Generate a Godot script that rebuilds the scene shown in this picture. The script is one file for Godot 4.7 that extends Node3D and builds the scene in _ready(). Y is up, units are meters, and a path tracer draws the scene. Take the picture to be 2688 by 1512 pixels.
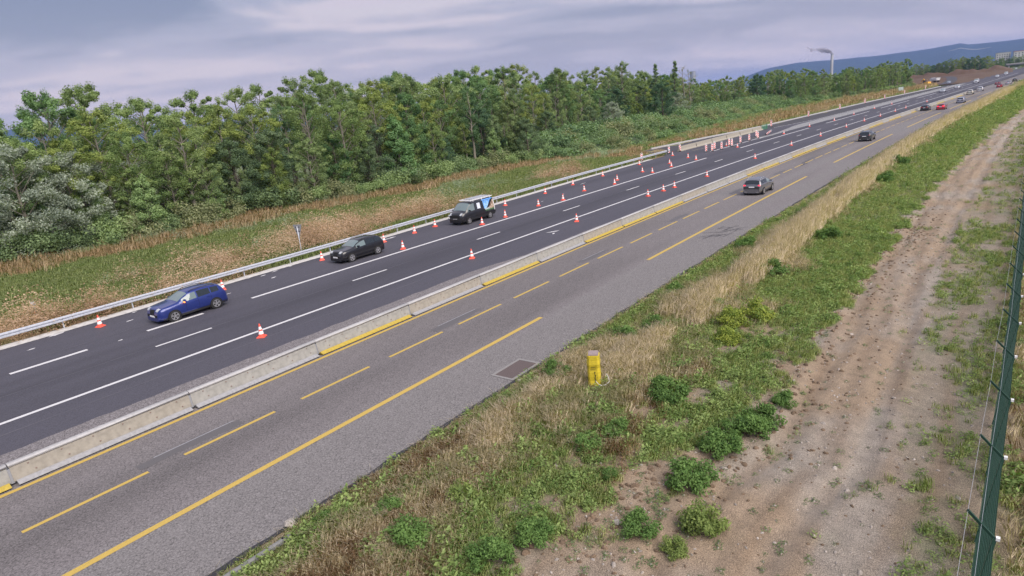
extends Node3D
# A motorway in roadworks seen from a mast beside a fence. s runs along the road, e across it (right is positive), both in metres.

const CURV := 0.00019568
const WHITE_LINE := Color(0.78, 0.78, 0.8)
var taken := {}
var rng := RandomNumberGenerator.new()
var M := {}
var N := {}
var meshes := {}

# ------------------------------------------------------------------ places
func off(s: float) -> float:
	if s < 180.0:
		return CURV * s * s
	return CURV * 32400.0 + 2.0 * CURV * 180.0 * (s - 180.0)

func slope(s: float) -> float:
	return 2.0 * CURV * minf(s, 180.0)

func at(s: float, e: float, h := 0.0) -> Vector3:
	return Vector3(e + off(s), h, -s)

func plain(s: float, d: float, h := 0.0) -> Vector3:
	return Vector3(d, h, -s)

func heading(s: float) -> float:
	return -atan(slope(s))

func poly(pts: Array, x: float) -> float:
	if x <= pts[0].x:
		return pts[0].y
	for i in range(1, pts.size()):
		if x <= pts[i].x:
			var a: Vector2 = pts[i - 1]
			var b: Vector2 = pts[i]
			return lerpf(a.y, b.y, (x - a.x) / maxf(b.x - a.x, 1e-6))
	return pts[-1].y

func frac(seed_value: int, a: float, b: float) -> float:
	return fposmod(sin(a * 12.9898 + b * 78.233 + float(seed_value) * 3.717) * 43758.5453, 1.0)

# ------------------------------------------------------------------ naming
func numbered(called: String) -> String:
	var n: int = taken.get(called, 0)
	taken[called] = n + 1
	return called if n == 0 else "%s_%03d" % [called, n]

func tag(o: Node, label := "", category := "", group := "", kind := "") -> void:
	if label:
		o.set_meta("label", label)
	if category:
		o.set_meta("category", category)
	if group:
		o.set_meta("group", group)
	if kind:
		o.set_meta("kind", kind)

func thing(called: String, label: String, category: String, where := Vector3.ZERO, turn := 0.0, group := "") -> Node3D:
	var o := Node3D.new()
	o.name = numbered(called)
	add_child(o)
	o.position = where
	o.rotation.y = turn
	tag(o, label, category, group)
	return o

func put(called: String, m: Mesh, material: Material, parent: Node = null, where := Vector3.ZERO) -> MeshInstance3D:
	var o := MeshInstance3D.new()
	o.mesh = m
	o.material_override = material
	o.position = where
	o.name = numbered(called) if parent == null else called
	if parent == null:
		add_child(o)
	else:
		parent.add_child(o, true)
	return o

func struct(called: String, label: String, m: Mesh, material: Material, kind := "structure") -> MeshInstance3D:
	var o := put(called, m, material)
	tag(o, label, "", "", kind)
	return o

func dup(source: Node3D, where: Vector3, turn: float, label: String, group := "", grow := 1.0) -> Node3D:
	var c: Node3D = source.duplicate()
	var stem_name := String(source.name)
	var cut := stem_name.rfind("_")
	if cut > 0 and stem_name.substr(cut + 1).is_valid_int():
		stem_name = stem_name.substr(0, cut)
	c.name = numbered(stem_name)
	add_child(c)
	c.position = where
	c.rotation = Vector3(0, turn, 0)
	c.scale = Vector3.ONE * grow
	c.set_meta("label", label)
	if group:
		c.set_meta("group", group)
	return c

const ORD := ["first", "second", "third", "fourth", "fifth", "sixth", "seventh", "eighth", "ninth", "tenth", "eleventh", "twelfth", "thirteenth", "fourteenth", "fifteenth", "sixteenth", "seventeenth", "eighteenth", "nineteenth"]
const TENS := ["", "", "twenty", "thirty", "forty", "fifty", "sixty", "seventy", "eighty", "ninety"]
func nth(i: int) -> String:   # counts from 1
	if i >= 100:
		return "hundred-and-" + nth(i - 100) if i > 100 else "hundredth"
	if i < 20:
		return ORD[i - 1]
	if i % 10 == 0:
		return TENS[i / 10].trim_suffix("y") + "ieth"
	return TENS[i / 10] + "-" + ORD[i % 10 - 1]

# ------------------------------------------------------------------ mesh building
class MB:
	var st := SurfaceTool.new()
	func _init(smooth := false) -> void:
		st.begin(Mesh.PRIMITIVE_TRIANGLES)
		st.set_smooth_group(0 if smooth else -1)
	func tint(c: Color) -> void:
		st.set_color(c)
	func tri(a: Vector3, b: Vector3, c: Vector3) -> void:      # a, b, c run anticlockwise seen from outside
		st.add_vertex(a); st.add_vertex(c); st.add_vertex(b)
	func quad(a: Vector3, b: Vector3, c: Vector3, d: Vector3) -> void:
		tri(a, b, c); tri(a, c, d)
	func uvquad(a: Vector3, b: Vector3, c: Vector3, d: Vector3) -> void:
		var p := [a, c, b, a, d, c]
		var u := [Vector2(0, 1), Vector2(1, 0), Vector2(1, 1), Vector2(0, 1), Vector2(0, 0), Vector2(1, 0)]
		for i in 6:
			st.set_uv(u[i]); st.add_vertex(p[i])
	func box(c: Vector3, size: Vector3, t := Basis.IDENTITY) -> void:
		frustum(c, size, size, t)
	func frustum(c: Vector3, low: Vector3, high: Vector3, t := Basis.IDENTITY) -> void:   # a box whose top has another size
		var v := []
		for k in 2:
			var h: Vector3 = (low if k == 0 else high) * 0.5
			for q in [[-1, 1], [1, 1], [1, -1], [-1, -1]]:
				v.append(c + t * Vector3(q[0] * h.x, (-1 if k == 0 else 1) * low.y * 0.5, q[1] * h.z))
		for i in 4:
			var j := (i + 1) % 4
			quad(v[i], v[j], v[4 + j], v[4 + i])
		quad(v[4], v[5], v[6], v[7])
		quad(v[3], v[2], v[1], v[0])
	func tube(a: Vector3, b: Vector3, r0: float, r1: float, n := 8, caps := true) -> void:
		var d := (b - a).normalized()
		var u := d.cross(Vector3.UP if absf(d.y) < 0.9 else Vector3.RIGHT).normalized()
		var w := d.cross(u)
		for i in n:
			var p := TAU * i / n
			var q := TAU * (i + 1) / n
			var e := u * cos(p) + w * sin(p)
			var f := u * cos(q) + w * sin(q)
			quad(a + e * r0, a + f * r0, b + f * r1, b + e * r1)
			if caps:
				tri(a, a + f * r0, a + e * r0)
				tri(b, b + e * r1, b + f * r1)
	func lathe(profile: Array, n: int, t: Transform3D) -> void:   # profile of Vector2(radius, height), from low to high
		for k in profile.size() - 1:
			var a: Vector2 = profile[k]
			var b: Vector2 = profile[k + 1]
			for i in n:
				var p := TAU * i / n
				var q := TAU * (i + 1) / n
				quad(t * Vector3(cos(p) * a.x, a.y, -sin(p) * a.x), t * Vector3(cos(q) * a.x, a.y, -sin(q) * a.x), t * Vector3(cos(q) * b.x, b.y, -sin(q) * b.x), t * Vector3(cos(p) * b.x, b.y, -sin(p) * b.x))
	func done() -> ArrayMesh:
		st.generate_normals()
		return st.commit()

# a strip along the road between two edges; edges are callables of s or numbers
func ribbon(s0: float, s1: float, step: float, e0, e1, h: float, across := 1, wobble := 0.0, curved := true, shade = null) -> ArrayMesh:
	var st := SurfaceTool.new()
	st.begin(Mesh.PRIMITIVE_TRIANGLES)
	var n := maxi(1, int(ceil((s1 - s0) / step)))
	for i in n + 1:
		var s := s0 + (s1 - s0) * i / n
		var a: float = e0.call(s) if e0 is Callable else float(e0)
		var b: float = e1.call(s) if e1 is Callable else float(e1)
		if wobble > 0.0:
			a += N.rough.get_noise_2d(s * 6.0, 40.0) * wobble
			b += N.rough.get_noise_2d(s * 6.0, 90.0) * wobble
		for j in across + 1:
			var e := lerpf(a, b, float(j) / across)
			st.set_normal(Vector3.UP)
			st.set_uv(Vector2(e, s))
			if shade != null:
				st.set_color(shade.call(s, e))
			st.add_vertex(at(s, e, h) if curved else plain(s, e, h))
	var w := across + 1
	for i in n:
		for j in across:
			var k := i * w + j
			for q in [k, k + w, k + 1, k + 1, k + w, k + w + 1]:
				st.add_index(q)
	return st.commit()

# ------------------------------------------------------------------ materials
func lin(r: float, g: float, b: float) -> Color:
	return Color(r, g, b).linear_to_srgb()

func mat(called: String, c: Color, rough := 0.8, metal := 0.0) -> StandardMaterial3D:
	var m := StandardMaterial3D.new()
	m.resource_name = called
	m.albedo_color = c.linear_to_srgb()
	m.roughness = rough
	m.metallic = metal
	M[called] = m
	return m

func noise(kind: int, freq: float, seed_value: int, octaves := 4) -> FastNoiseLite:
	var n := FastNoiseLite.new()
	n.noise_type = kind
	n.frequency = freq
	n.seed = seed_value
	n.fractal_octaves = octaves
	n.fractal_type = FastNoiseLite.FRACTAL_FBM if octaves > 1 else FastNoiseLite.FRACTAL_NONE
	return n

func grain(n: FastNoiseLite, stops: Array, size := 512) -> NoiseTexture2D:   # stops: [place, grey or Color, ...]
	var g := Gradient.new()
	var where := PackedFloat32Array()
	var what := PackedColorArray()
	for i in range(0, stops.size(), 2):
		where.append(stops[i])
		what.append(stops[i + 1] if stops[i + 1] is Color else Color(stops[i + 1], stops[i + 1], stops[i + 1]))
	g.offsets = where
	g.colors = what
	var t := NoiseTexture2D.new()
	t.width = size
	t.height = size
	t.seamless = true
	t.generate_mipmaps = false
	t.noise = n
	t.color_ramp = g
	return t

func textured(called: String, c: Color, tex: Texture2D, scale_: float, rough := 0.85, vertex := false, bump: Texture2D = null, depth := 0.0) -> StandardMaterial3D:
	var m := mat(called, c, rough)
	m.albedo_texture = tex
	m.uv1_triplanar = true
	m.uv1_world_triplanar = true
	m.uv1_scale = Vector3.ONE * scale_
	m.vertex_color_use_as_albedo = vertex
	if bump:
		m.heightmap_enabled = true
		m.heightmap_texture = bump
		m.heightmap_scale = depth
	return m

func make_materials() -> void:
	N.rough = noise(FastNoiseLite.TYPE_SIMPLEX_SMOOTH, 0.08, 5, 3)
	N.patch = noise(FastNoiseLite.TYPE_SIMPLEX_SMOOTH, 0.16, 11, 4)
	N.wide = noise(FastNoiseLite.TYPE_SIMPLEX_SMOOTH, 0.035, 21, 3)
	N.fine = noise(FastNoiseLite.TYPE_SIMPLEX_SMOOTH, 0.8, 31, 3)
	var speck := grain(noise(FastNoiseLite.TYPE_VALUE, 0.35, 3, 2), [0.0, 0.55, 0.35, 0.8, 0.65, 0.92, 1.0, 1.0])
	var coarse := grain(noise(FastNoiseLite.TYPE_VALUE, 0.22, 8, 3), [0.0, 0.42, 0.3, 0.66, 0.6, 0.86, 0.85, 1.0])
	var pebble := grain(noise(FastNoiseLite.TYPE_VALUE, 0.26, 18, 3), [0.0, 0.62, 0.35, 0.78, 0.6, 0.9, 0.85, 1.0])
	var cloudy := grain(noise(FastNoiseLite.TYPE_SIMPLEX_SMOOTH, 0.012, 9, 5), [0.0, 0.82, 0.5, 0.93, 1.0, 1.0])
	var crack_noise := noise(FastNoiseLite.TYPE_CELLULAR, 0.03, 14, 1)
	crack_noise.cellular_return_type = FastNoiseLite.RETURN_DISTANCE2_SUB
	crack_noise.domain_warp_enabled = true
	crack_noise.domain_warp_amplitude = 18.0
	crack_noise.domain_warp_frequency = 0.03
	var cracks := grain(crack_noise, [0.0, 0.72, 0.05, 0.9, 0.12, 1.0, 1.0, 1.0], 1024)
	M.speck = speck
	# roads
	var old := textured("old_asphalt", Color(0.262, 0.245, 0.250), pebble, 0.26, 0.92, true, pebble, 0.5)
	old.detail_enabled = true
	old.detail_albedo = cracks
	old.detail_blend_mode = BaseMaterial3D.BLEND_MODE_MUL
	old.detail_uv_layer = BaseMaterial3D.DETAIL_UV_1
	var new := textured("new_asphalt", Color(0.106, 0.102, 0.130), speck, 0.3, 0.7, true)
	new.metallic_specular = 0.4
	textured("planed_asphalt", Color(0.30, 0.275, 0.29), coarse, 0.3, 0.95, false, coarse, 4.0)
	textured("worn_white_paint", Color(0.86, 0.85, 0.88), speck, 1.3, 0.6)
	textured("yellow_paint", Color(0.70, 0.49, 0.115), speck, 1.1, 0.65)
	textured("tar", Color(0.045, 0.043, 0.05), speck, 1.2, 0.6)
	textured("pale_concrete", Color(0.60, 0.58, 0.57), cloudy, 0.35, 0.9)
	textured("barrier_concrete", Color(0.36, 0.352, 0.332), cloudy, 0.5, 0.85)
	textured("barrier_beige", Color(0.36, 0.33, 0.285), cloudy, 0.5, 0.85)
	textured("stained_concrete", Color(0.38, 0.35, 0.30), cloudy, 0.8, 0.95)
	textured("grey_concrete", Color(0.40, 0.40, 0.42), coarse, 0.4, 0.95)
	textured("slip_asphalt", Color(0.075, 0.072, 0.085), speck, 1.5, 0.8)
	# earth and plants
	textured("soil", Color(1, 1, 1), coarse, 0.8, 0.98, true, coarse, 5.0)
	textured("turf", Color(1, 1, 1), coarse, 0.7, 0.98, true)
	textured("field", Color(0.12, 0.15, 0.07), cloudy, 0.02, 0.98)
	textured("bare_earth", Color(0.36, 0.24, 0.17), cloudy, 0.05, 0.98, true)
	for k in ["leaf", "blade"]:
		var m := mat(k, Color.WHITE, 0.75)
		m.vertex_color_use_as_albedo = true
		m.backlight_enabled = true
		m.backlight = Color(0.8, 0.85, 0.5)
		m.metallic_specular = 0.25
		m.cull_mode = BaseMaterial3D.CULL_DISABLED
	textured("bark", Color(0.20, 0.17, 0.14), coarse, 0.9, 0.95)
	textured("pale_bark", Color(0.34, 0.31, 0.26), coarse, 0.9, 0.95)
	textured("stone", Color(0.55, 0.5, 0.46), coarse, 0.7, 0.95, true)
	# metal and plastic
	var z := textured("galvanised", Color(0.62, 0.65, 0.73), cloudy, 1.2, 0.45)
	z.metallic = 0.25
	textured("rail_white", Color(0.46, 0.452, 0.462), cloudy, 0.8, 0.5)
	textured("foot_yellow", Color(0.52, 0.385, 0.065), cloudy, 1.0, 0.55)
	textured("foot_grey", Color(0.36, 0.36, 0.38), cloudy, 1.0, 0.6)
	mat("black_rubber", Color(0.012, 0.012, 0.013), 0.85)
	mat("dark_metal", Color(0.06, 0.06, 0.065), 0.5, 0.6)
	mat("cone_red", Color(0.86, 0.115, 0.075), 0.55)
	mat("cone_white", Color(0.85, 0.85, 0.86), 0.45)
	textured("fence_green", Color(0.035, 0.10, 0.075), cloudy, 2.0, 0.45)
	mat("fence_dark", Color(0.012, 0.045, 0.032), 0.5)
	textured("cover_yellow", Color(0.66, 0.515, 0.04), cloudy, 2.0, 0.4)
	textured("cap_pink", Color(0.42, 0.33, 0.33), speck, 3.0, 0.8)
	mat("print_black", Color(0.03, 0.028, 0.02), 0.7)
	mat("strap_white", Color(0.7, 0.7, 0.72), 0.6)
	mat("sign_back", Color(0.35, 0.36, 0.39), 0.5, 0.5)
	mat("plate_white", Color(0.8, 0.8, 0.82), 0.5)
	mat("rust_brown", Color(0.22, 0.15, 0.13), 0.8)
	textured("drain_slab", Color(0.15, 0.115, 0.115), speck, 2.0, 0.9)
	# vehicles
	var g := mat("car_glass", Color(0.02, 0.025, 0.03), 0.04)
	g.metallic_specular = 0.8
	var g2 := mat("clear_glass", Color(0.15, 0.195, 0.205), 0.05)
	g2.metallic_specular = 0.9
	mat("tyre", Color(0.018, 0.018, 0.02), 0.85)
	mat("alloy", Color(0.5, 0.5, 0.53), 0.35, 0.7)
	mat("arch_black", Color(0.008, 0.008, 0.009), 0.9)
	mat("trim_black", Color(0.025, 0.025, 0.028), 0.5)
	var lamp := mat("headlamp", Color(0.45, 0.47, 0.5), 0.1)
	lamp.clearcoat_enabled = true
	mat("tail_red", Color(0.35, 0.01, 0.015), 0.2)
	var lit := mat("brake_light_lit", Color(0.6, 0.02, 0.04), 0.3)
	lit.emission_enabled = true
	lit.emission = Color(1.0, 0.12, 0.22)
	lit.emission_energy_multiplier = 0.8
	var amber := mat("indicator_light_lit", Color(0.8, 0.3, 0.05), 0.3)
	amber.emission_enabled = true
	amber.emission = Color(1.0, 0.45, 0.15)
	amber.emission_energy_multiplier = 1.6
	mat("chrome", Color(0.6, 0.6, 0.62), 0.2, 0.9)

func paint(called: String, c: Color, metal := 0.3) -> StandardMaterial3D:
	if M.has(called):
		return M[called]
	var m := mat(called, c, 0.35, metal)
	m.clearcoat_enabled = true
	m.metallic_specular = 0.5
	m.clearcoat = 1.0
	m.clearcoat_roughness = 0.05
	return m

# ------------------------------------------------------------------ the air, the camera
func make_sky() -> void:
	var cam := Camera3D.new()
	cam.name = "camera"
	add_child(cam)
	var yaw := 0.67176
	var pitch := 0.27691
	var roll := -0.09928
	var f0 := Vector3(-sin(yaw), 0, -cos(yaw))
	var r0 := Vector3(cos(yaw), 0, -sin(yaw))
	var fwd := f0 * cos(pitch) - Vector3.UP * sin(pitch)
	var up0 := f0 * sin(pitch) + Vector3.UP * cos(pitch)
	cam.transform = Transform3D(Basis(r0 * cos(roll) + up0 * sin(roll), -r0 * sin(roll) + up0 * cos(roll), -fwd), Vector3(0, 10.178, 0))
	cam.fov = 49.22
	cam.near = 0.2
	cam.far = 30000.0
	cam.current = true

	var exposure := 3.35
	var w := 2048
	var h := 1024
	var bytes := PackedByteArray()
	bytes.resize(w * h * 3)
	bytes.fill(110)
	var big := noise(FastNoiseLite.TYPE_SIMPLEX_SMOOTH, 0.34, 73, 6)
	var streak := noise(FastNoiseLite.TYPE_SIMPLEX_SMOOTH, 0.9, 77, 5)
	var gap := Color(0.825, 0.81, 0.865)
	var mid := Color(0.665, 0.695, 0.79)
	var dark := Color(0.535, 0.59, 0.70)
	var back := 1.0 / exposure
	for y in h / 2:
		var el := PI * (0.5 - (y + 0.5) / h)
		var up := sin(el)
		var low := 1.0 - smoothstep(0.0, 0.24, up)
		for x in w:
			var az := TAU * ((x + 0.5) / w - 0.5)
			var reach := cos(el) / (up + 0.13)
			var px := sin(az) * reach
			var pz := -cos(az) * reach
			var across := px * 0.78 + pz * 0.63
			var along := pz * 0.78 - px * 0.63
			var c1 := big.get_noise_2d(across * 1.15, along * 0.62)
			var c2 := streak.get_noise_2d(across * 2.4 + c1 * 2.0, along * 0.7 - c1)
			var t := clampf(0.60 + c1 * 1.25 + c2 * 0.55 - low * 0.14, 0.0, 1.0)
			var c := gap.lerp(mid, smoothstep(0.05, 0.5, t)).lerp(dark, smoothstep(0.5, 1.0, t))
			c = c.lerp(Color(0.88, 0.82, 0.86), low * 0.6)
			c = c.srgb_to_linear() * back
			c = c.linear_to_srgb()
			var i := (y * w + x) * 3
			bytes[i] = clampi(int(c.r * 255.0 + 0.5), 0, 255)
			bytes[i + 1] = clampi(int(c.g * 255.0 + 0.5), 0, 255)
			bytes[i + 2] = clampi(int(c.b * 255.0 + 0.5), 0, 255)
	var pano := PanoramaSkyMaterial.new()
	pano.panorama = ImageTexture.create_from_image(Image.create_from_data(w, h, false, Image.FORMAT_RGB8, bytes))
	var env := Environment.new()
	env.background_mode = Environment.BG_SKY
	env.sky = Sky.new()
	env.sky.sky_material = pano
	env.tonemap_mode = Environment.TONE_MAPPER_LINEAR
	env.tonemap_exposure = exposure
	env.sdfgi_enabled = true
	env.ssao_enabled = true
	env.ssil_enabled = true
	env.fog_enabled = true
	env.fog_light_color = Color(0.56, 0.67, 0.92)
	env.fog_density = 0.00007
	env.volumetric_fog_enabled = true
	env.volumetric_fog_density = 0.0
	var we := WorldEnvironment.new()
	we.name = "sky_and_air"
	we.environment = env
	add_child(we)

	var sun := DirectionalLight3D.new()
	sun.name = "sun"
	sun.light_energy = 0.5
	sun.light_color = Color(1.0, 0.96, 0.92)
	sun.light_angular_distance = 60.0
	sun.shadow_enabled = true
	add_child(sun)
	sun.rotation = Vector3(deg_to_rad(-46.0), deg_to_rad(75.0), 0)

# ------------------------------------------------------------------ zones of the ground on the right of the road
const DIRT_LEFT := [Vector2(-10, -7.9), Vector2(13, -7.7), Vector2(15.5, -6.6), Vector2(17, -5.3), Vector2(40, -5.4), Vector2(80, -4.9), Vector2(150, -3.4), Vector2(240, -2.5)]
const DIRT_RIGHT := [Vector2(-10, -0.5), Vector2(13, -0.9), Vector2(26, -2.0), Vector2(46, -2.2), Vector2(93, -1.7), Vector2(240, -1.2)]
const STRAW := [Vector2(-10, -11.8), Vector2(10, -11.9), Vector2(18, -11.9), Vector2(28, -11.2), Vector2(36, -10.7), Vector2(60, -11.3), Vector2(90, -12.0), Vector2(140, -12.1), Vector2(200, -11.4)]

func zone(s: float, e: float) -> Color:     # r straw, g green, b bare earth, a brown dock stalks
	var n1: float = N.patch.get_noise_2d(s * 1.6, e * 2.2)
	var n2: float = N.wide.get_noise_2d(s * 2.4, e * 5.0)
	var n3: float = N.fine.get_noise_2d(s, e)
	var dl := poly(DIRT_LEFT, s) + n1 * 1.3
	var dr := poly(DIRT_RIGHT, s) + n1 * 0.8
	var straw := 0.0
	var green := 0.0
	var earth := 0.0
	var brown := 0.0
	if e > dl and e < dr:
		earth = 1.0
		green = clampf((n1 - 0.33) * 2.2 + maxf(0.0, 0.5 - absf(e - dl) * 0.7) * 0.7, 0.0, 0.75)
	elif e >= dr:
		earth = clampf(0.70 - maxf(0.0, e - 0.3) * 0.7, 0.0, 1.0)
		green = clampf(0.58 + n1 * 1.8 + n3 * 0.5, 0.0, 1.0)
		straw = clampf((e - 0.5) * 0.7, 0.0, 0.8)
		brown = clampf((e - 0.6) * 0.5 + n2 * 0.4, 0.0, 0.5)
	else:
		var width := 2.3 - 0.8 * smoothstep(25.0, 60.0, s)
		var d := absf(e - poly(STRAW, s)) / width
		straw = clampf(1.2 - d * 0.95 + n2 * 1.5 + n1 * 0.5 - smoothstep(28.0, 18.0, s) * 0.22, 0.0, 1.0)
		green = clampf(0.42 + (1.0 - straw) * 0.9 - n2 * 0.6 + n1 * 0.5, 0.0, 1.0)
		if e < -13.2 and s > 30.0:
			green = clampf(green + 0.35, 0.0, 1.0)
		brown = clampf(n2 * 1.3 + 0.12 - smoothstep(12.0, 22.0, s) * 0.5, 0.0, 0.8)
		earth = clampf(0.25 - n2 * 0.7 + maxf(0.0, 1.0 - (dl - e) * 0.6) * 0.55 * smoothstep(30.0, 16.0, s), 0.0, 0.85)
		var bald := smoothstep(0.05, 0.3, -n3 * 0.6 - n1 * 0.9) * smoothstep(-11.0, -9.0, e) * smoothstep(34.0, 24.0, s)
		earth = maxf(earth, bald * 0.9)
		green *= 1.0 - bald * 0.8
		if e < -13.9:
			straw = maxf(straw, 0.5)
			green *= 0.45
	return Color(straw, green, earth, brown)

func right_colour(s: float, e: float) -> Color:
	var z := zone(s, e)
	var n: float = N.fine.get_noise_2d(s * 2.0, e * 2.0)
	var big: float = N.patch.get_noise_2d(s * 0.8 + 90.0, e)
	var soil := Color(0.51, 0.385, 0.275).lerp(Color(0.52, 0.45, 0.385), clampf(0.3 + big * 1.6 + (0.5 if e > -2.5 else 0.0), 0.0, 1.0))
	var c := soil
	var cover := clampf(1.0 - z.b, 0.0, 1.0)
	var plants := Color(0.40, 0.31, 0.18).lerp(Color(0.19, 0.235, 0.085), clampf(z.g - z.r * 0.5, 0.0, 1.0)).lerp(Color(0.24, 0.15, 0.085), z.a * 0.7)
	c = c.lerp(plants, cover)
	c = c.lerp(Color(0.19, 0.235, 0.09), z.g * z.b * 0.4)
	if z.b > 0.5:
		var mid := (poly(DIRT_LEFT, s) + poly(DIRT_RIGHT, s)) * 0.5
		var q: float = (e - mid) * 5.0 + N.wide.get_noise_1d(s * 2.0) * 3.5
		c = c.lerp(Color(0.36, 0.25, 0.165), clampf(0.35 * sin(q) + 0.45 * N.patch.get_noise_2d(s * 0.5, e * 9.0), 0.0, 0.6))
	return c * (1.0 + n * 0.25)

# wheel ruts and clods
func right_height(s: float, e: float) -> float:
	var y: float = -0.03 + N.patch.get_noise_2d(s * 2.0, e * 2.0) * 0.05 + N.fine.get_noise_2d(s * 1.5, e * 1.5) * 0.02
	var fade := smoothstep(-14.3, -13.6, e)
	var mid := (poly(DIRT_LEFT, s) + poly(DIRT_RIGHT, s)) * 0.5
	for k in [-1.05, 0.95]:
		var u: float = (e - mid - k - N.wide.get_noise_1d(s * 2.0) * 0.7) / 0.32
		y += (-0.09 * exp(-u * u) + 0.05 * exp(-(absf(u) - 1.7) * (absf(u) - 1.7) * 3.0)) * fade
	if s < 26.0:
		var ridge := poly(DIRT_LEFT, s) - 0.5
		var u2 := (e - ridge) / 0.9
		y += 0.16 * exp(-u2 * u2) * (0.6 + N.patch.get_noise_2d(s * 4.0, e * 4.0)) * smoothstep(26.0, 18.0, s)
	return y * fade - 0.02

func grid(svals: PackedFloat32Array, evals: PackedFloat32Array, height: Callable, shade: Callable, curved := true) -> ArrayMesh:
	var v := PackedVector3Array()
	var c := PackedColorArray()
	var idx := PackedInt32Array()
	var w := evals.size()
	for s in svals:
		for e in evals:
			var y: float = height.call(s, e)
			v.append(at(s, e, y) if curved else plain(s, e, y))
			c.append(shade.call(s, e))
	for i in svals.size() - 1:
		for j in w - 1:
			var k := i * w + j
			idx.append_array(PackedInt32Array([k, k + w, k + 1, k + 1, k + w, k + w + 1]))
	var st := SurfaceTool.new()
	var a := []
	a.resize(Mesh.ARRAY_MAX)
	a[Mesh.ARRAY_VERTEX] = v
	a[Mesh.ARRAY_COLOR] = c
	a[Mesh.ARRAY_INDEX] = idx
	var m := ArrayMesh.new()
	m.add_surface_from_arrays(Mesh.PRIMITIVE_TRIANGLES, a)
	st.create_from(m, 0)
	st.generate_normals()
	return st.commit()

func steps(a: float, b: float, near: float, growth: float) -> PackedFloat32Array:
	var out := PackedFloat32Array()
	var x := a
	var d := near
	while x < b:
		out.append(x)
		x += d
		if x > 24.0:
			d *= growth
	out.append(b)
	return out

func evenly(a: float, b: float, d: float) -> PackedFloat32Array:
	var out := PackedFloat32Array()
	var n := int(ceil((b - a) / d))
	for i in n + 1:
		out.append(a + (b - a) * i / n)
	return out

# left of the road: bands of brown docks, green, and a rusty fringe before the trees, as distances across
const RAIL := [Vector2(-20, -43.9), Vector2(10, -44.15), Vector2(30, -44.55), Vector2(45, -45.3), Vector2(60, -46.15), Vector2(75, -47.0), Vector2(88, -47.5), Vector2(105, -48.0)]
const FOREST := [Vector2(-30, -82), Vector2(5, -79), Vector2(17, -77.6), Vector2(30, -75.5), Vector2(45, -77.8), Vector2(60, -73), Vector2(84, -73.5), Vector2(93, -71), Vector2(101, -67), Vector2(108, -63.5), Vector2(121, -63), Vector2(154, -66.5), Vector2(194, -70), Vector2(243, -72.5), Vector2(307, -70), Vector2(360, -56), Vector2(400, -44), Vector2(440, -42)]

func left_zone(s: float, d: float) -> Color:    # r rusty straw, g green, b white-flowered, a brown docks
	var n1: float = N.patch.get_noise_2d(s * 0.7, d * 1.1)
	var n2: float = N.wide.get_noise_2d(s * 1.2, d * 2.0)
	var edge := poly(RAIL, s) + off(s)
	var wood := poly(FOREST, s)
	var u := clampf((edge - d) / maxf(edge - wood, 3.0), 0.0, 1.0)
	var docks := clampf(1.0 - u * 4.2 + n2 * 2.6 - smoothstep(34.0, 48.0, s) * 0.35, 0.0, 1.0) * (1.0 if s < 105.0 else 0.35)
	var rusty := clampf(0.95 - absf(u - 0.84) * 7.0 + n1 * 0.8, 0.0, 1.0)
	var green := clampf(1.0 - rusty * 0.7 - docks * 0.75 + n1 * 0.4, 0.0, 1.0)
	if s > 100.0:
		rusty = clampf(0.75 - absf(u - 0.4) * 2.6 + n1 * 1.2, 0.0, 0.8)
		green = clampf(1.0 - rusty * 0.8, 0.0, 1.0)
	return Color(rusty, green, clampf(n2 * 2.0 - 0.1, 0.0, 1.0) * green, docks)

func left_colour(s: float, d: float) -> Color:
	var z := left_zone(s, d)
	var c := Color(0.24, 0.285, 0.125)
	c = c.lerp(Color(0.40, 0.27, 0.14), z.r * 0.9).lerp(Color(0.36, 0.24, 0.13), z.a * 0.9)
	return c * (1.0 + N.fine.get_noise_2d(s, d) * 0.3)

# ------------------------------------------------------------------ setting
func make_ground() -> void:
	var st := SurfaceTool.new()
	st.begin(Mesh.PRIMITIVE_TRIANGLES)
	st.set_normal(Vector3.UP)
	for p in [Vector3(-14000, 0, -14000), Vector3(14000, 0, -14000), Vector3(14000, 0, 14000), Vector3(-14000, 0, -14000), Vector3(14000, 0, 14000), Vector3(-14000, 0, 14000)]:
		st.add_vertex(p + Vector3(0, -0.4, 0))
	struct("ground", "flat green plain reaching to the hills", st.commit(), M.field)
	struct("right_verge", "bare dirt track and weedy verge right of the road", grid(steps(2.0, 420.0, 0.16, 1.012), evenly(-14.3, 9.0, 0.16), right_height, right_colour), M.soil)
	var lh := func(s: float, d: float) -> float:
		return -0.03 + N.patch.get_noise_2d(s * 0.6, d * 0.6) * 0.12 * smoothstep(poly(RAIL, s) + off(s) - 0.4, poly(RAIL, s) + off(s) - 3.0, d)
	struct("left_verge", "grass verge between guardrail and woods", grid(steps(-6.0, 520.0, 0.7, 1.006), evenly(-112.0, -42.5, 0.6), lh, left_colour, false), M.turf)

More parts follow.
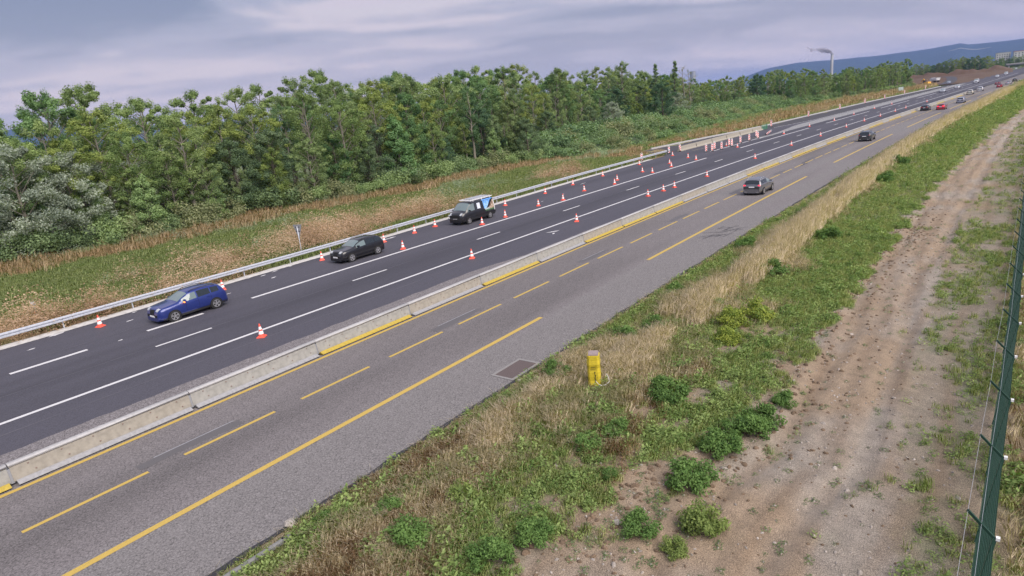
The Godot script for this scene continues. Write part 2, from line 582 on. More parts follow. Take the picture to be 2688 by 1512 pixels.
func make_roads() -> void:
	var tone_old := func(s: float, e: float) -> Color:
		var t: float = 0.93 + N.wide.get_noise_2d(s * 0.35, e * 3.5) * 0.30 + N.patch.get_noise_2d(s * 0.3, e * 1.2) * 0.10
		for k in [-23.4, -21.6, -20.3, -18.5]:
			t -= 0.05 * exp(-pow((e - k) / 0.35, 2.0))
		var lane := 1.06 if e > -17.6 else 1.0
		return Color(t * lane * 1.01, t * lane * 0.985, t * lane)
	var tone_new := func(s: float, e: float) -> Color:
		var t: float = 0.95 + N.wide.get_noise_2d(s * 0.12, e * 4.5) * 0.32 + N.rough.get_noise_2d(s * 0.5, e * 9.0) * 0.10
		t += 0.10 * exp(-pow((e + 34.3) / 0.12, 2.0))
		for k in [-36.9, -35.3, -33.4, -31.8]:
			t += 0.07 * exp(-pow((e - k) / 0.4, 2.0))
		if e < -39.0:
			t *= 0.94
		return Color(t, t, t)
	struct("old_carriageway", "worn grey carriageway with yellow markings", ribbon(-20.0, 1000.0, 1.0, -24.95, -14.3, 0.0, 40, 0.12, true, tone_old), M.old_asphalt)
	var le := func(s: float) -> float: return poly(RAIL, s) + 0.7 if s < 103.0 else lerpf(-49.5, -45.0, smoothstep(170.0, 200.0, s))
	var road := struct("new_carriageway", "fresh dark carriageway with white markings", ribbon(-20.0, 1000.0, 1.0, le, -26.0, 0.002, 44, 0.0, true, tone_new), M.new_asphalt)
	var pe := func(s: float) -> float:
		return -27.55 + 0.8 * smoothstep(30.0, 36.0, s) + 1.4 * smoothstep(46.0, 51.0, s) + N.rough.get_noise_1d(s * 9.0) * 0.12
	struct("planed_strip", "rough planed asphalt strip behind the barrier", ribbon(-20.0, 700.0, 0.5, pe, -24.9, 0.012, 6), M.planed_asphalt)
	# an edge crumb of tar along the right edge
	struct("road_edge", "broken dark edge of the old carriageway", ribbon(-10.0, 400.0, 0.3, -14.42, -14.26, 0.006, 1, 0.12), M.tar)
	# white markings
	var k := -3
	while k < 42:
		var s := 12.8 + 13.0 * k
		put("lane_dash", ribbon(s, s + 3.06, 1.6, -34.43, -34.25, 0.008), M.worn_white_paint, road)
		k += 1
	put("edge_line", ribbon(-20, 600, 3.0, -31.08, -30.84, 0.008), M.worn_white_paint, road)
	for p in [[-12.2, -8.8], [-5.7, -2.3], [0.8, 4.25], [7.36, 10.82], [13.9, 17.2], [20.43, 96.5], [110.8, 150.2], [163.2, 203.1], [216.5, 257.0], [270.0, 309.5], [322.5, 362.0], [375.0, 414.5]]:
		if p[1] - p[0] > 0.5:
			put("edge_dash", ribbon(p[0], p[1], 2.5, -38.03, -37.73, 0.008), M.worn_white_paint, road)
	for q in [-34.52, -29.6, -39.4]:
		put("paving_joint", ribbon(-15.0, 240.0, 1.0, q, q + 0.035, 0.006, 1, 0.03), M.joint, road)
	# old residues of paint on the new surface
	for p in [[11.1, -43.3, 0.9, 0.35, 0.5], [9.3, -41.5, 0.4, 0.12, 0.2], [12.4, -37.7, 0.25, 0.1, 0.1], [14.4, -41.4, 0.5, 0.1, 0.2], [15.4, -43.2, 0.3, 0.1, 0.2], [22.4, -43.7, 0.9, 0.08, 0.15], [24.5, -43.1, 0.45, 0.14, 0.3], [25.7, -43.4, 0.5, 0.13, 0.2], [24.4, -41.6, 0.4, 0.12, 0.2], [27.2, -43.6, 0.3, 0.1, 0.1], [23.6, -43.6, 0.3, 0.12, 0.2], [42.8, -29.5, 1.3, 0.16, -0.5], [42.2, -29.0, 0.4, 0.12, 0.3], [20.5, -40.8, 0.3, 0.08, 0.1], [34.5, -42.0, 0.4, 0.1, 0.2], [57.0, -40.5, 0.5, 0.09, 0.1], [62.0, -41.0, 0.4, 0.1, 0.2], [48.6, -41.6, 0.4, 0.1, 0.1], [37.5, -43.5, 1.2, 0.2, 0.1], [70.4, -43.6, 1.6, 0.1, 0.1]]:
		put("paint_residue", blotch(at(p[0], p[1], 0.009), p[2], p[3], p[4] + PI / 2, int(p[0] * 10.0)), M.worn_white_paint, road)
	# yellow markings on the old road
	var oldroad: Node = get_node("old_carriageway")
	for i in range(-5, 60):
		var s := 3.206 + 4.6434 * i
		put("lane_dash", ribbon(s, s + 3.47, 1.8, -21.16, -21.0, 0.007), M.yellow_paint, oldroad)
		if i % 3 == 1 and i < 30:
			# where an older white dash was ground away
			put("erased_mark", ribbon(s - 1.25, s + 2.35, 0.25, -21.93, -21.45, 0.004, 1, 0.22), M.tar_faint, oldroad)
			if i < 8:
				put("erased_line", ribbon(s - 0.65, s + 2.25, 1.5, -21.93, -21.88, 0.007), M.dusty_white, oldroad)
	var ends := [[-25.0, 24.23], [36.23, 74.3], [86.4, 124.4], [137.5, 176.5], [188.9, 227.4], [240.5, 279.0], [291.5, 330.5], [343.0, 382.0]]
	for p in ends:
		put("edge_dash", ribbon(p[0], p[1], 2.5, -17.83, -17.59, 0.007), M.yellow_paint, oldroad)
	put("edge_line", ribbon(-20, 300, 3.0, -24.17, -23.97, 0.007), M.yellow_paint, oldroad)
	# tar scribble left by a skid
	for i in 16:
		var s := 43.3 + 3.4 * frac(1, i, 2.0)
		var e := -16.9 + 1.5 * frac(2, i, 3.0)
		put("tar_scribble", curl(at(s, e, 0.006), 0.5 + frac(3, i, 1.0) * 0.9, frac(4, i, 5.0) * 1.2 - 0.5), M.tar, oldroad)
	for i in 3:
		put("tar_scribble", ribbon(83.5 + i * 1.5, 87.0 + i * 1.6, 0.7, -20.9 - i * 0.3, -20.78 - i * 0.3, 0.005, 1, 0.1), M.tar, oldroad)
	# drain cover set into the hard shoulder
	var d := thing("drain_cover", "rectangular brown drain cover in a pale concrete frame on the hard shoulder", "drain cover", at(18.45, -14.95, 0.0), heading(18.0))
	var fr := MB.new()
	for q in [[-0.5, 0, 0.12, 1.9], [0.5, 0, 0.12, 1.9]]:
		fr.box(Vector3(q[0], 0.012, 0), Vector3(q[2], 0.03, q[3]))
	for q in [-0.89, 0.89]:
		fr.box(Vector3(0, 0.0115, q), Vector3(0.878, 0.028, 0.12))
	put("frame", fr.done(), M.frame_grey, d)
	var sl := MB.new()
	sl.box(Vector3(0, 0.0, 0), Vector3(0.87, 0.03, 1.65))
	put("slab", sl.done(), M.drain_slab, d)

func blotch(c: Vector3, long: float, wide: float, turn: float, seed_value: int) -> ArrayMesh:
	var m := MB.new()
	var n := 11
	var pts := []
	for i in n:
		var a := TAU * i / n
		var r := 0.55 + 0.6 * frac(seed_value, i, 7.0)
		pts.append(c + Basis(Vector3.UP, turn) * Vector3(cos(a) * long * 0.6 * r, 0, -sin(a) * wide * 0.8 * r))
	for i in n:
		m.tri(c, pts[i], pts[(i + 1) % n])
	return m.done()

func curl(c: Vector3, long: float, turn: float) -> ArrayMesh:
	var m := MB.new()
	var last := []
	for i in 9:
		var t := i / 8.0 - 0.5
		var p := c + Basis(Vector3.UP, turn) * Vector3(t * 0.9 * long, 0, -t * long - sin(t * 5.0) * 0.12)
		var w := Vector3(0.028, 0, 0.02)
		if last:
			m.quad(last[0], last[1], p + w, p - w)
		last = [p - w, p + w]
	return m.done()

# the slip road that joins beyond the end of the guardrail
func make_slip_road() -> void:
	var kerb := func(s: float) -> float: return lerpf(-56.5, -52.6, smoothstep(112.0, 165.0, s)) + smoothstep(250.0, 420.0, s) * 3.5
	var inner := func(s: float) -> float: return lerpf(-48.6, -44.6, smoothstep(150.0, 185.0, s))
	struct("slip_road", "dark slip road beyond the concrete wall", ribbon(106.0, 420.0, 2.0, kerb, inner, 0.004, 2), M.slip_asphalt)
	var gi := func(s: float) -> float: return lerpf(-41.6, -44.4, smoothstep(136.0, 168.0, s))
	struct("grey_strip", "pale grey unsurfaced strip between slip road and carriageway", ribbon(128.0, 420.0, 2.0, gi, -40.5, 0.012, 2, 0.15), M.grey_concrete)
	var mid := func(s: float) -> float: return lerpf(-48.2, -45.1, smoothstep(150.0, 185.0, s))
	var mid2 := func(s: float) -> float: return lerpf(-48.2, -45.1, smoothstep(150.0, 185.0, s)) + 0.22
	var slip: Node = get_node("slip_road")
	put("edge_line", ribbon(158.0, 420.0, 3.0, mid, mid2, 0.018), M.worn_white_paint, slip)
	var p0 := func(s: float) -> float: return -45.9 + (s - 108.0) * 0.14
	var p1 := func(s: float) -> float: return -45.75 + (s - 108.0) * 0.14
	put("old_yellow_line", ribbon(109.0, 136.0, 2.0, p0, p1, 0.016), M.yellow_faint, slip)
	put("old_white_line", ribbon(106.0, 132.0, 2.0, -41.25, -41.0, 0.016), M.worn_white_paint, slip)
	# kerb wall on the far side of the slip road, piece by piece
	var s := 115.0
	var n := 1
	while s < 400.0:
		var t := minf(s + 12.0, 400.0)
		var m := MB.new()
		var a: float = kerb.call(s)
		var b: float = kerb.call(t - 0.08)
		var o := at(s, a)
		var q := at(t - 0.08, b)
		var r := Vector3(1, 0, slope(s)).normalized()
		m.quad(o + r * 0.16, q + r * 0.16, q + Vector3(0, 0.28, 0) + r * 0.1, o + Vector3(0, 0.28, 0) + r * 0.1)
		m.quad(o + Vector3(0, 0.28, 0) + r * 0.1, q + Vector3(0, 0.28, 0) + r * 0.1, q + Vector3(0, 0.28, 0) - r * 0.16, o + Vector3(0, 0.28, 0) - r * 0.16)
		m.quad(q - r * 0.16, o - r * 0.16, o + Vector3(0, 0.28, 0) - r * 0.16, q + Vector3(0, 0.28, 0) - r * 0.16)
		m.quad(o - r * 0.16, o + r * 0.16, o + Vector3(0, 0.28, 0) + r * 0.1, o + Vector3(0, 0.28, 0) - r * 0.16)
		m.quad(q + r * 0.16, q - r * 0.16, q + Vector3(0, 0.28, 0) - r * 0.16, q + Vector3(0, 0.28, 0) + r * 0.1)
		tag(put("kerb_wall", m.done(), M.rail_white), "pale low kerb wall section, %s along the far edge of the slip road" % nth(n), "kerb wall", "kerb walls of the slip road")
		s = t
		n += 1
	# the stained concrete wall on this side: six precast blocks
	var b0 := [108.6, 116.0, 123.5, 131.0, 138.5, 146.0, 152.6]
	var words := ["nearest the guardrail end", "second from the guardrail end", "third from the guardrail end", "third from its far end", "second from its far end", "with the green net at its far end"]
	for i in 6:
		var m := MB.new()
		var e0 := lerpf(-47.9, -48.5, i / 6.0)
		var prof := [Vector2(0.32, 0.0), Vector2(0.30, 0.12), Vector2(0.16, 0.32), Vector2(0.09, 0.86), Vector2(-0.09, 0.86), Vector2(-0.16, 0.32), Vector2(-0.3, 0.12), Vector2(-0.32, 0.0)]
		sweep(m, prof, b0[i], b0[i + 1] - 0.12, e0, e0 - 0.1, 3)
		tag(put("concrete_wall", m.done(), M.stained_concrete), "stained beige concrete wall block %s" % words[i], "concrete wall", "precast wall blocks of the slip road")
	var net := thing("green_net", "patch of green netting hung over the far end of the concrete wall", "netting", at(153.6, -48.5), heading(153.0))
	var nm := MB.new()
	for i in 13:
		nm.box(Vector3(0.2, 0.55, -1.8 + i * 0.3), Vector3(0.03, 1.1, 0.03))
	for i in 5:
		nm.box(Vector3(0.203, 0.1 + i * 0.24, 0), Vector3(0.03, 0.05, 3.7))
	put("mesh", nm.done(), mat("net_green", Color(0.05, 0.28, 0.14), 0.7), net)
	for z in [-1.9, 1.9]:
		var pm := MB.new()
		pm.box(Vector3(0, 0.62, z), Vector3(0.08, 1.24, 0.08))
		put("post", pm.done(), M.dark_metal, net)

func sweep(m: MB, prof: Array, s0: float, s1: float, e0: float, e1: float, n: int) -> void:
	var last := []
	for i in n + 1:
		var s := lerpf(s0, s1, float(i) / n)
		var e := lerpf(e0, e1, float(i) / n)
		var r := Vector3(1, 0, slope(s)).normalized()
		var c := at(s, e)
		var ring := []
		for p in prof:
			ring.append(c + r * p.x + Vector3(0, p.y, 0))
		if i > 0:
			for k in prof.size() - 1:
				m.quad(last[k], ring[k], ring[k + 1], last[k + 1])
		if i == 0 or i == n:
			for k in range(1, prof.size() - 1):
				if i == 0:
					m.tri(ring[0], ring[k], ring[k + 1])
				else:
					m.tri(ring[0], ring[k + 1], ring[k])
		last = ring

# ------------------------------------------------------------------ steel guardrail and movable barrier
func make_guardrail() -> void:
	var g := thing("guardrail", "long galvanised steel guardrail along the outer edge of the fresh carriageway", "guardrail", Vector3.ZERO)
	var kerb0 := func(s: float) -> float: return poly(RAIL, s) - 0.15
	var kerb1 := func(s: float) -> float: return poly(RAIL, s) + 0.85
	struct("kerb_strip", "pale concrete strip under the guardrail", ribbon(-20.0, 97.0, 1.0, kerb0, kerb1, 0.02, 1, 0.05), M.pale_concrete)
	var prof := [Vector2(0.0, 0.46), Vector2(0.075, 0.49), Vector2(0.08, 0.55), Vector2(0.0, 0.59), Vector2(0.0, 0.63), Vector2(0.08, 0.67), Vector2(0.075, 0.73), Vector2(0.0, 0.77), Vector2(-0.02, 0.77), Vector2(0.055, 0.725), Vector2(0.06, 0.675), Vector2(-0.02, 0.64), Vector2(-0.02, 0.58), Vector2(0.06, 0.545), Vector2(0.055, 0.495), Vector2(-0.02, 0.46)]
	var post := MB.new()
	post.box(Vector3(-0.16, 0.36, 0), Vector3(0.1, 0.76, 0.06))
	var spacer := MB.new()
	spacer.box(Vector3(-0.06, 0.60, 0), Vector3(0.1, 0.22, 0.05))
	var sp := spacer.done()
	var pm := post.done()
	var s := -8.2
	while s < 103.0:
		var m := MB.new()
		sweep(m, prof, s, minf(s + 4.0, 104.5) - 0.006, poly(RAIL, s) + 0.12, poly(RAIL, s + 4.0) + 0.12, 2)
		put("beam", m.done(), M.galvanised, g)
		var p := put("post", pm, M.galvanised, g, at(s, poly(RAIL, s) + 0.12))
		p.rotation.y = heading(s)
		put("spacer", sp, M.galvanised, p)
		s += 4.0
	var cap := MB.new(true)
	cap.tube(at(104.6, -47.86, 0.42), at(104.6, -47.86, 0.8), 0.16, 0.16, 10)
	put("end_cap", cap.done(), M.galvanised, g)

func make_barrier() -> void:
	# colour of each foot, from the near end of the row: y yellow, g grey
	var feet := "gyggygygyyygggyygyygyygggyygyyggygyyggyyggygyyggyy"
	var group := "linked barrier segments between the carriageways"
	for i in 49:
		var s := -7.9 + 5.94 * i
		var t := s + 5.86
		var yellow := feet[i % feet.length()] == "y"
		var beige := i % 3 == 2
		var o := thing("barrier_segment", "%s barrier segment with %s foot, %s from the near end of the row" % ["beige" if beige else "grey", "yellow" if yellow else "pale grey", nth(i + 1)], "barrier", Vector3.ZERO, 0.0, group)
		var e := -24.66
		o.scale = Vector3(1, 0.92, 1)
		var wall := MB.new()
		sweep(wall, [Vector2(0.17, 0.13), Vector2(0.10, 0.66), Vector2(-0.10, 0.66), Vector2(-0.17, 0.13)], s, t, e, e, 1)
		put("panel", wall.done(), M.barrier_beige if beige else M.barrier_concrete, o)
		var top := MB.new(true)
		var ring := []
		for k in 13:
			var a := TAU * k / 12.0
			ring.append(Vector2(cos(a) * 0.135, 0.73 + sin(a) * 0.085))
		sweep(top, ring, s - 0.02, t + 0.02, e, e, 1)
		put("top_rail", top.done(), M.rail_white, o)
		var foot := MB.new()
		sweep(foot, [Vector2(0.39, 0.05), Vector2(0.38, 0.085), Vector2(0.21, 0.155), Vector2(0.13, 0.16), Vector2(-0.13, 0.16), Vector2(-0.38, 0.085), Vector2(-0.39, 0.05)], s + 0.06, t - 0.06, e, e, 1)
		put("foot", foot.done(), M.foot_yellow if yellow else M.foot_grey, o)
		if i > 40:
			continue
		for k in 2:
			var pad := MB.new()
			var c := lerpf(s, t, 0.08 + 0.84 * k)
			sweep(pad, [Vector2(0.37, 0.0), Vector2(0.37, 0.06), Vector2(-0.37, 0.06), Vector2(-0.37, 0.0)], c - 0.4, c + 0.4, e, e, 1)
			put("pad", pad.done(), M.black_rubber, o)
		var mp := MB.new()
		sweep(mp, [Vector2(0.37, 0.0), Vector2(0.37, 0.06), Vector2(-0.37, 0.06), Vector2(-0.37, 0.0)], (s + t) * 0.5 - 0.35, (s + t) * 0.5 + 0.35, e, e, 1)
		put("pad", mp.done(), M.black_rubber, o)
		var link := MB.new()
		sweep(link, [Vector2(0.15, 0.08), Vector2(0.10, 0.62), Vector2(-0.10, 0.62), Vector2(-0.15, 0.08)], t - 0.02, t + 0.1, e, e, 1)
		put("link", link.done(), M.sign_back, o)
		if i < 26:
			for k in 6:
				var c := lerpf(s, t, (k + 0.5) / 6.0)
				for r in 2:
					var bolt := MB.new()
					var y := 0.585 if r == 0 else 0.30
					bolt.box(at(c + r * 0.16, e + (0.118 if r == 0 else 0.158), y), Vector3(0.03, 0.035, 0.045))
					put("bolt", bolt.done(), M.rust_brown, o)

# ------------------------------------------------------------------ cones and delineators
func make_cones() -> void:
	var src := Node3D.new()
	src.name = "traffic_cone"
	var b := MB.new()
	b.frustum(Vector3(0, 0.025, 0), Vector3(0.44, 0.05, 0.44), Vector3(0.40, 0.05, 0.40))
	b.frustum(Vector3(0, 0.065, 0), Vector3(0.34, 0.03, 0.34), Vector3(0.30, 0.03, 0.30))
	put("base", b.done(), M.cone_red, src)
	var rad := func(y: float) -> float: return lerpf(0.16, 0.034, (y - 0.08) / 0.67)
	for z in [["body", 0.08, 0.19, 0], ["band", 0.19, 0.36, 1], ["body", 0.36, 0.45, 0], ["band", 0.45, 0.60, 1], ["body", 0.60, 0.75, 0]]:
		var m := MB.new(true)
		m.lathe([Vector2(rad.call(z[1]), z[1]), Vector2(rad.call(z[2]), z[2])], 16, Transform3D.IDENTITY)
		if z[2] == 0.75:
			m.lathe([Vector2(0.028, 0.75), Vector2(0.02, 0.765), Vector2(0.0, 0.768)], 16, Transform3D.IDENTITY)
		put(z[0], m.done(), M.cone_white if z[3] else M.cone_red, src)
	src.set_meta("category", "traffic cone")
	src.set_meta("group", "red and white traffic cones on the fresh carriageway")
	var row := func(spots: Array, words: String) -> void:
		for i in spots.size():
			var p: Vector2 = spots[i]
			dup(src, plain(p.x, p.y, 0.012), frac(9, p.x, p.y) * 1.4, words % nth(i + 1), "", 0.95)
	row.call([Vector2(16.2, -29.8), Vector2(33.3, -29.9), Vector2(47.1, -29.4), Vector2(60.8, -29.0), Vector2(64.2, -28.8), Vector2(66.7, -28.6), Vector2(75.3, -28.1), Vector2(93.6, -27.9), Vector2(111.3, -27.4), Vector2(127.5, -26.4), Vector2(146.5, -25.6), Vector2(162.3, -24.8), Vector2(176.8, -23.7), Vector2(193.4, -22.6), Vector2(207.6, -21.8), Vector2(236.3, -19.4)], "%s traffic cone from the near end along the solid white line by the barrier")
	row.call([Vector2(13.0, -42.0), Vector2(20.9, -42.2), Vector2(29.4, -42.4), Vector2(36.0, -42.4), Vector2(39.8, -42.45), Vector2(42.7, -42.6), Vector2(54.2, -42.9), Vector2(62.4, -43.1), Vector2(69.2, -43.4), Vector2(77.4, -43.6), Vector2(89.8, -44.1), Vector2(101.7, -43.8), Vector2(115.0, -45.6)], "%s traffic cone from the near end along the guardrail")
	row.call([Vector2(34.3, -38.2), Vector2(44.4, -38.1), Vector2(48.1, -38.2), Vector2(54.3, -38.5), Vector2(57.9, -37.7), Vector2(64.3, -38.8), Vector2(69.6, -37.6), Vector2(73.1, -39.1), Vector2(80.9, -39.3), Vector2(80.0, -37.4), Vector2(90.1, -39.3), Vector2(86.1, -37.3), Vector2(97.5, -39.4), Vector2(94.4, -36.9), Vector2(112.1, -36.4), Vector2(110.1, -39.9), Vector2(115.6, -39.5), Vector2(137.0, -35.2), Vector2(154.8, -34.4), Vector2(171.4, -32.6), Vector2(192.8, -32.0), Vector2(216.3, -30.6), Vector2(238.0, -28.9)], "%s traffic cone counted from the black van along the closed outer lane")
	dup(src, plain(11.5, -47.8, 0.0), 0.3, "traffic cone half hidden in brown docks behind the guardrail")
	src.free()

func stripes() -> ImageTexture:
	var im := Image.create_empty(48, 192, false, Image.FORMAT_RGB8)
	for y in 192:
		for x in 48:
			var red := fposmod(float(y) - float(x) * 1.0, 64.0) < 32.0
			im.set_pixel(x, y, Color(0.90, 0.22, 0.20) if red else Color(0.97, 0.97, 0.97))
	return ImageTexture.create_from_image(im)

func make_delineators() -> void:
	var m := mat("striped_board", Color.WHITE, 0.5)
	m.albedo_texture = stripes()
	var src := Node3D.new()
	src.name = "delineator_panel"
	var foot := MB.new()
	foot.frustum(Vector3(0, 0.05, 0), Vector3(0.42, 0.1, 0.85), Vector3(0.36, 0.1, 0.75))
	put("foot", foot.done(), M.black_rubber, src)
	var board := MB.new()
	for k in [1.0, -1.0]:
		board.uvquad(Vector3(-0.15 * k, 0.16, 0.024 * k), Vector3(0.15 * k, 0.16, 0.024 * k), Vector3(0.15 * k, 1.16, 0.024 * k), Vector3(-0.15 * k, 1.16, 0.024 * k))
	put("board", board.done(), m, src)
	var edge := MB.new()
	edge.box(Vector3(-0.16, 0.65, 0), Vector3(0.02, 1.06, 0.05))
	edge.box(Vector3(0.16, 0.65, 0), Vector3(0.02, 1.06, 0.05))
	edge.box(Vector3(0, 0.665, 0), Vector3(0.298, 1.0, 0.044))
	edge.box(Vector3(0, 0.13, 0), Vector3(0.08, 0.1, 0.04))
	put("frame", edge.done(), M.cone_white, src)
	var grip := MB.new()
	for i in 10:
		var a := PI * i / 10.0
		var b := PI * (i + 1) / 10.0
		grip.tube(Vector3(cos(a) * 0.15, 1.17 + sin(a) * 0.16, 0), Vector3(cos(b) * 0.15, 1.17 + sin(b) * 0.16, 0), 0.03, 0.03, 6, false)
	put("handle", grip.done(), M.cone_white, src)
	src.set_meta("category", "delineator")
	src.set_meta("group", "red and white striped delineator panels at the closed lane")
	var rail := [Vector2(94.6, -46.0), Vector2(105.6, -46.1), Vector2(108.7, -45.4)]
	var words := ["striped delineator panel leaning by the guardrail, second before its end", "striped delineator panel standing at the very end of the guardrail", "striped delineator panel before the near end of the stained concrete wall"]
	for i in 3:
		dup(src, plain(rail[i].x, rail[i].y), 0.55, words[i])
	var mid := [Vector2(105.9, -39.6), Vector2(106.8, -38.9), Vector2(109.9, -39.6), Vector2(109.7, -38.3), Vector2(115.6, -39.0), Vector2(114.7, -38.2), Vector2(120.3, -38.5), Vector2(124.5, -38.2), Vector2(133.3, -39.5), Vector2(129.2, -38.0)]
	for i in mid.size():
		dup(src, plain(mid[i].x, mid[i].y), 0.45 + 0.3 * frac(3, i, 1.0), "striped delineator panel, %s from the near end of the row closing the lane" % nth(i + 1))
	var lean := dup(src, plain(137.0, -38.7, 0.1), 0.5, "fallen striped delineator panel lying tilted on the start of the grey strip")
	lean.rotation = Vector3(0.2, 0.5, -0.95)
	var far := [Vector2(161.5, -44.4), Vector2(194.7, -43.6), Vector2(226.5, -41.6), Vector2(258.6, -39.6), Vector2(287.7, -37.4), Vector2(331.0, -35.6), Vector2(373.2, -31.6)]
	for i in far.size():
		dup(src, plain(far[i].x, far[i].y), 0.3, "striped delineator panel on the slip road beside the kerb wall, %s from the green net" % nth(i + 1), "", 1.25)
	src.free()

# ------------------------------------------------------------------ vehicles; the nose points along -z
class Shape:
	var length := 4.5
	var width := 1.82
	var sill := 0.24
	var top: Array          # Vector2(z, y) from nose to tail
	var belt: Array
	var plan: Array         # Vector2(z, share of the half width)
	var tumble := 0.76
	var crown := 0.03
	static func along(pts: Array, x: float) -> float:
		if x <= pts[0].x:
			return pts[0].y
		for i in range(1, pts.size()):
			if x <= pts[i].x:
				var a: Vector2 = pts[i - 1]
				var b: Vector2 = pts[i]
				return lerpf(a.y, b.y, (x - a.x) / maxf(b.x - a.x, 1e-6))
		return pts[-1].y
	func ring(z: float) -> Array:
		var w := width * 0.5 * along(plan, z)
		var t := along(top, z)
		var b := minf(along(belt, z), t - 0.05)
		var lift := sill
		if t < sill + 0.3:
			lift = minf(sill, t - 0.25)
		b = maxf(b, lift + 0.05)
		var c := clampf((t - b) / 0.4, 0.0, 1.0)
		return [Vector2(w * 0.92, lift), Vector2(w * 0.985, lerpf(lift, b, 0.30)), Vector2(w, lerpf(lift, b, 0.62)), Vector2(w * 0.985, lerpf(lift, b, 0.86)), Vector2(w * 0.965, b),
			Vector2(lerpf(w * 0.9, w * tumble, c), lerpf(b, t, 0.86)), Vector2(lerpf(w * 0.78, w * (tumble - 0.12), c), t - 0.012), Vector2(w * 0.4, t + crown * 0.7 * c + 0.01), Vector2(0, t + crown * c + 0.015)]
	func point(z: float, v: float) -> Vector3:
		var r := ring(z)
		var k := clampi(int(v), 0, 7)
		var p: Vector2 = (r[k] as Vector2).lerp(r[k + 1], v - k)
		return Vector3(p.x, p.y, z)
	func body() -> ArrayMesh:
		var m := MB.new(true)
		var zs := []
		for i in top.size() - 1:
			var a: float = top[i].x
			var b: float = top[i + 1].x
			var n := maxi(1, int(ceil((b - a) / 0.16)))
			for j in n:
				zs.append(lerpf(a, b, float(j) / n))
		zs.append(top[-1].x)
		var last := []
		for i in zs.size():
			var r := ring(zs[i])
			var row := []
			for k in r.size():
				row.append(Vector3(r[k].x, r[k].y, zs[i]))
			for k in range(r.size() - 2, -1, -1):
				row.append(Vector3(-r[k].x, r[k].y, zs[i]))
			if i > 0:
				for k in row.size() - 1:
					m.quad(last[k], last[k + 1], row[k + 1], row[k])
				m.quad(last[row.size() - 1], last[0], row[0], row[row.size() - 1])
			if i == 0 or i == zs.size() - 1:
				m.st.set_smooth_group(-1)
				var c := Vector3.ZERO
				for p in row:
					c += p / row.size()
				for k in row.size():
					var q := (k + 1) % row.size()
					if i == 0:
						m.tri(c, row[q], row[k])
					else:
						m.tri(c, row[k], row[q])
				m.st.set_smooth_group(0)
			last = row
		return m.done()
	func patch(m: MB, z0: float, z1: float, v0: float, v1: float, off_ := 0.006, sides := 3, nz := 8, nv := 4) -> void:   # sides: 1 right, 2 left
		for side in [1, 2]:
			if not (sides & side):
				continue
			var x := 1.0 if side == 1 else -1.0
			var g := []
			for i in nz + 1:
				for j in nv + 1:
					var z := lerpf(z0, z1, float(i) / nz)
					var v := lerpf(v0, v1, float(j) / nv)
					var p := point(z, v)
					var dz := point(z + 0.01, v) - point(z - 0.01, v)
					var dv := point(z, minf(v + 0.02, 7.999)) - point(z, maxf(v - 0.02, 0.0))
					p += dv.cross(dz).normalized() * off_
					g.append(Vector3(p.x * x, p.y, p.z))
			for i in nz:
				for j in nv:
					var a: Vector3 = g[i * (nv + 1) + j]
					var b: Vector3 = g[i * (nv + 1) + j + 1]
					var c: Vector3 = g[(i + 1) * (nv + 1) + j + 1]
					var d: Vector3 = g[(i + 1) * (nv + 1) + j]
					if side == 1:
						m.quad(a, b, c, d)
					else:
						m.quad(d, c, b, a)

func wheel_mesh(r: float) -> ArrayMesh:
	if not meshes.has("tyre%.2f" % r):
		var m := MB.new(true)
		var w := 0.11
		m.lathe([Vector2(r * 0.64, -w), Vector2(r * 0.9, -w), Vector2(r * 0.985, -w * 0.72), Vector2(r, -w * 0.3), Vector2(r, w * 0.3), Vector2(r * 0.985, w * 0.72), Vector2(r * 0.9, w), Vector2(r * 0.64, w)], 28, Transform3D.IDENTITY)
		m.st.set_smooth_group(-1)
		m.lathe([Vector2(0.0, w * 0.35), Vector2(r * 0.66, w * 0.35)].map(func(q): return q), 20, Transform3D(Basis.IDENTITY, Vector3.ZERO))
		meshes["tyre%.2f" % r] = m.done()
	return meshes["tyre%.2f" % r]

func rim_mesh(r: float) -> ArrayMesh:
	if not meshes.has("rim%.2f" % r):
		var m := MB.new()
		var w := 0.11
		m.lathe([Vector2(r * 0.67, w * 0.5), Vector2(r * 0.68, w * 1.02), Vector2(r * 0.60, w * 1.02), Vector2(r * 0.58, w * 0.5)], 24, Transform3D.IDENTITY)
		m.lathe([Vector2(r * 0.16, w * 0.5), Vector2(r * 0.15, w * 0.98), Vector2(0.0, w * 1.0)], 12, Transform3D.IDENTITY)
		for i in 5:
			var b := Basis(Vector3.UP, TAU * i / 5.0)
			for k in [-0.16, 0.16]:
				var bb := b * Basis(Vector3.UP, k)
				m.box(bb * Vector3(r * 0.37, w * 0.8, 0), Vector3(r * 0.48, w * 0.3, r * 0.11), bb)
		meshes["rim%.2f" % r] = m.done()
	return meshes["rim%.2f" % r]

func add_wheels(o: Node3D, sh: Shape, zf: float, zr: float, r: float) -> void:
	for q in [[zf, 1], [zf, -1], [zr, 1], [zr, -1]]:
		var half: float = sh.width * 0.5
		var arch := MB.new(true)
		var seg := []
		arch.st.set_smooth_group(-1)
		var t := Transform3D(Basis(Vector3.BACK, -PI / 2 * q[1]), Vector3(q[1] * (half - 0.10), r, q[0]))
		arch.lathe([Vector2(r * 1.14, -0.14), Vector2(r * 1.14, 0.103), Vector2(r * 1.08, 0.106), Vector2(0.0, 0.106)], 24, t)
		put("wheel_arch", arch.done(), M.arch_black, o)
		var wheel := put("wheel", wheel_mesh(r), M.tyre, o, Vector3(q[1] * (half - 0.085), r, q[0]))
		wheel.rotation.z = -PI / 2 * q[1]
		put("rim", rim_mesh(r), M.alloy, wheel)

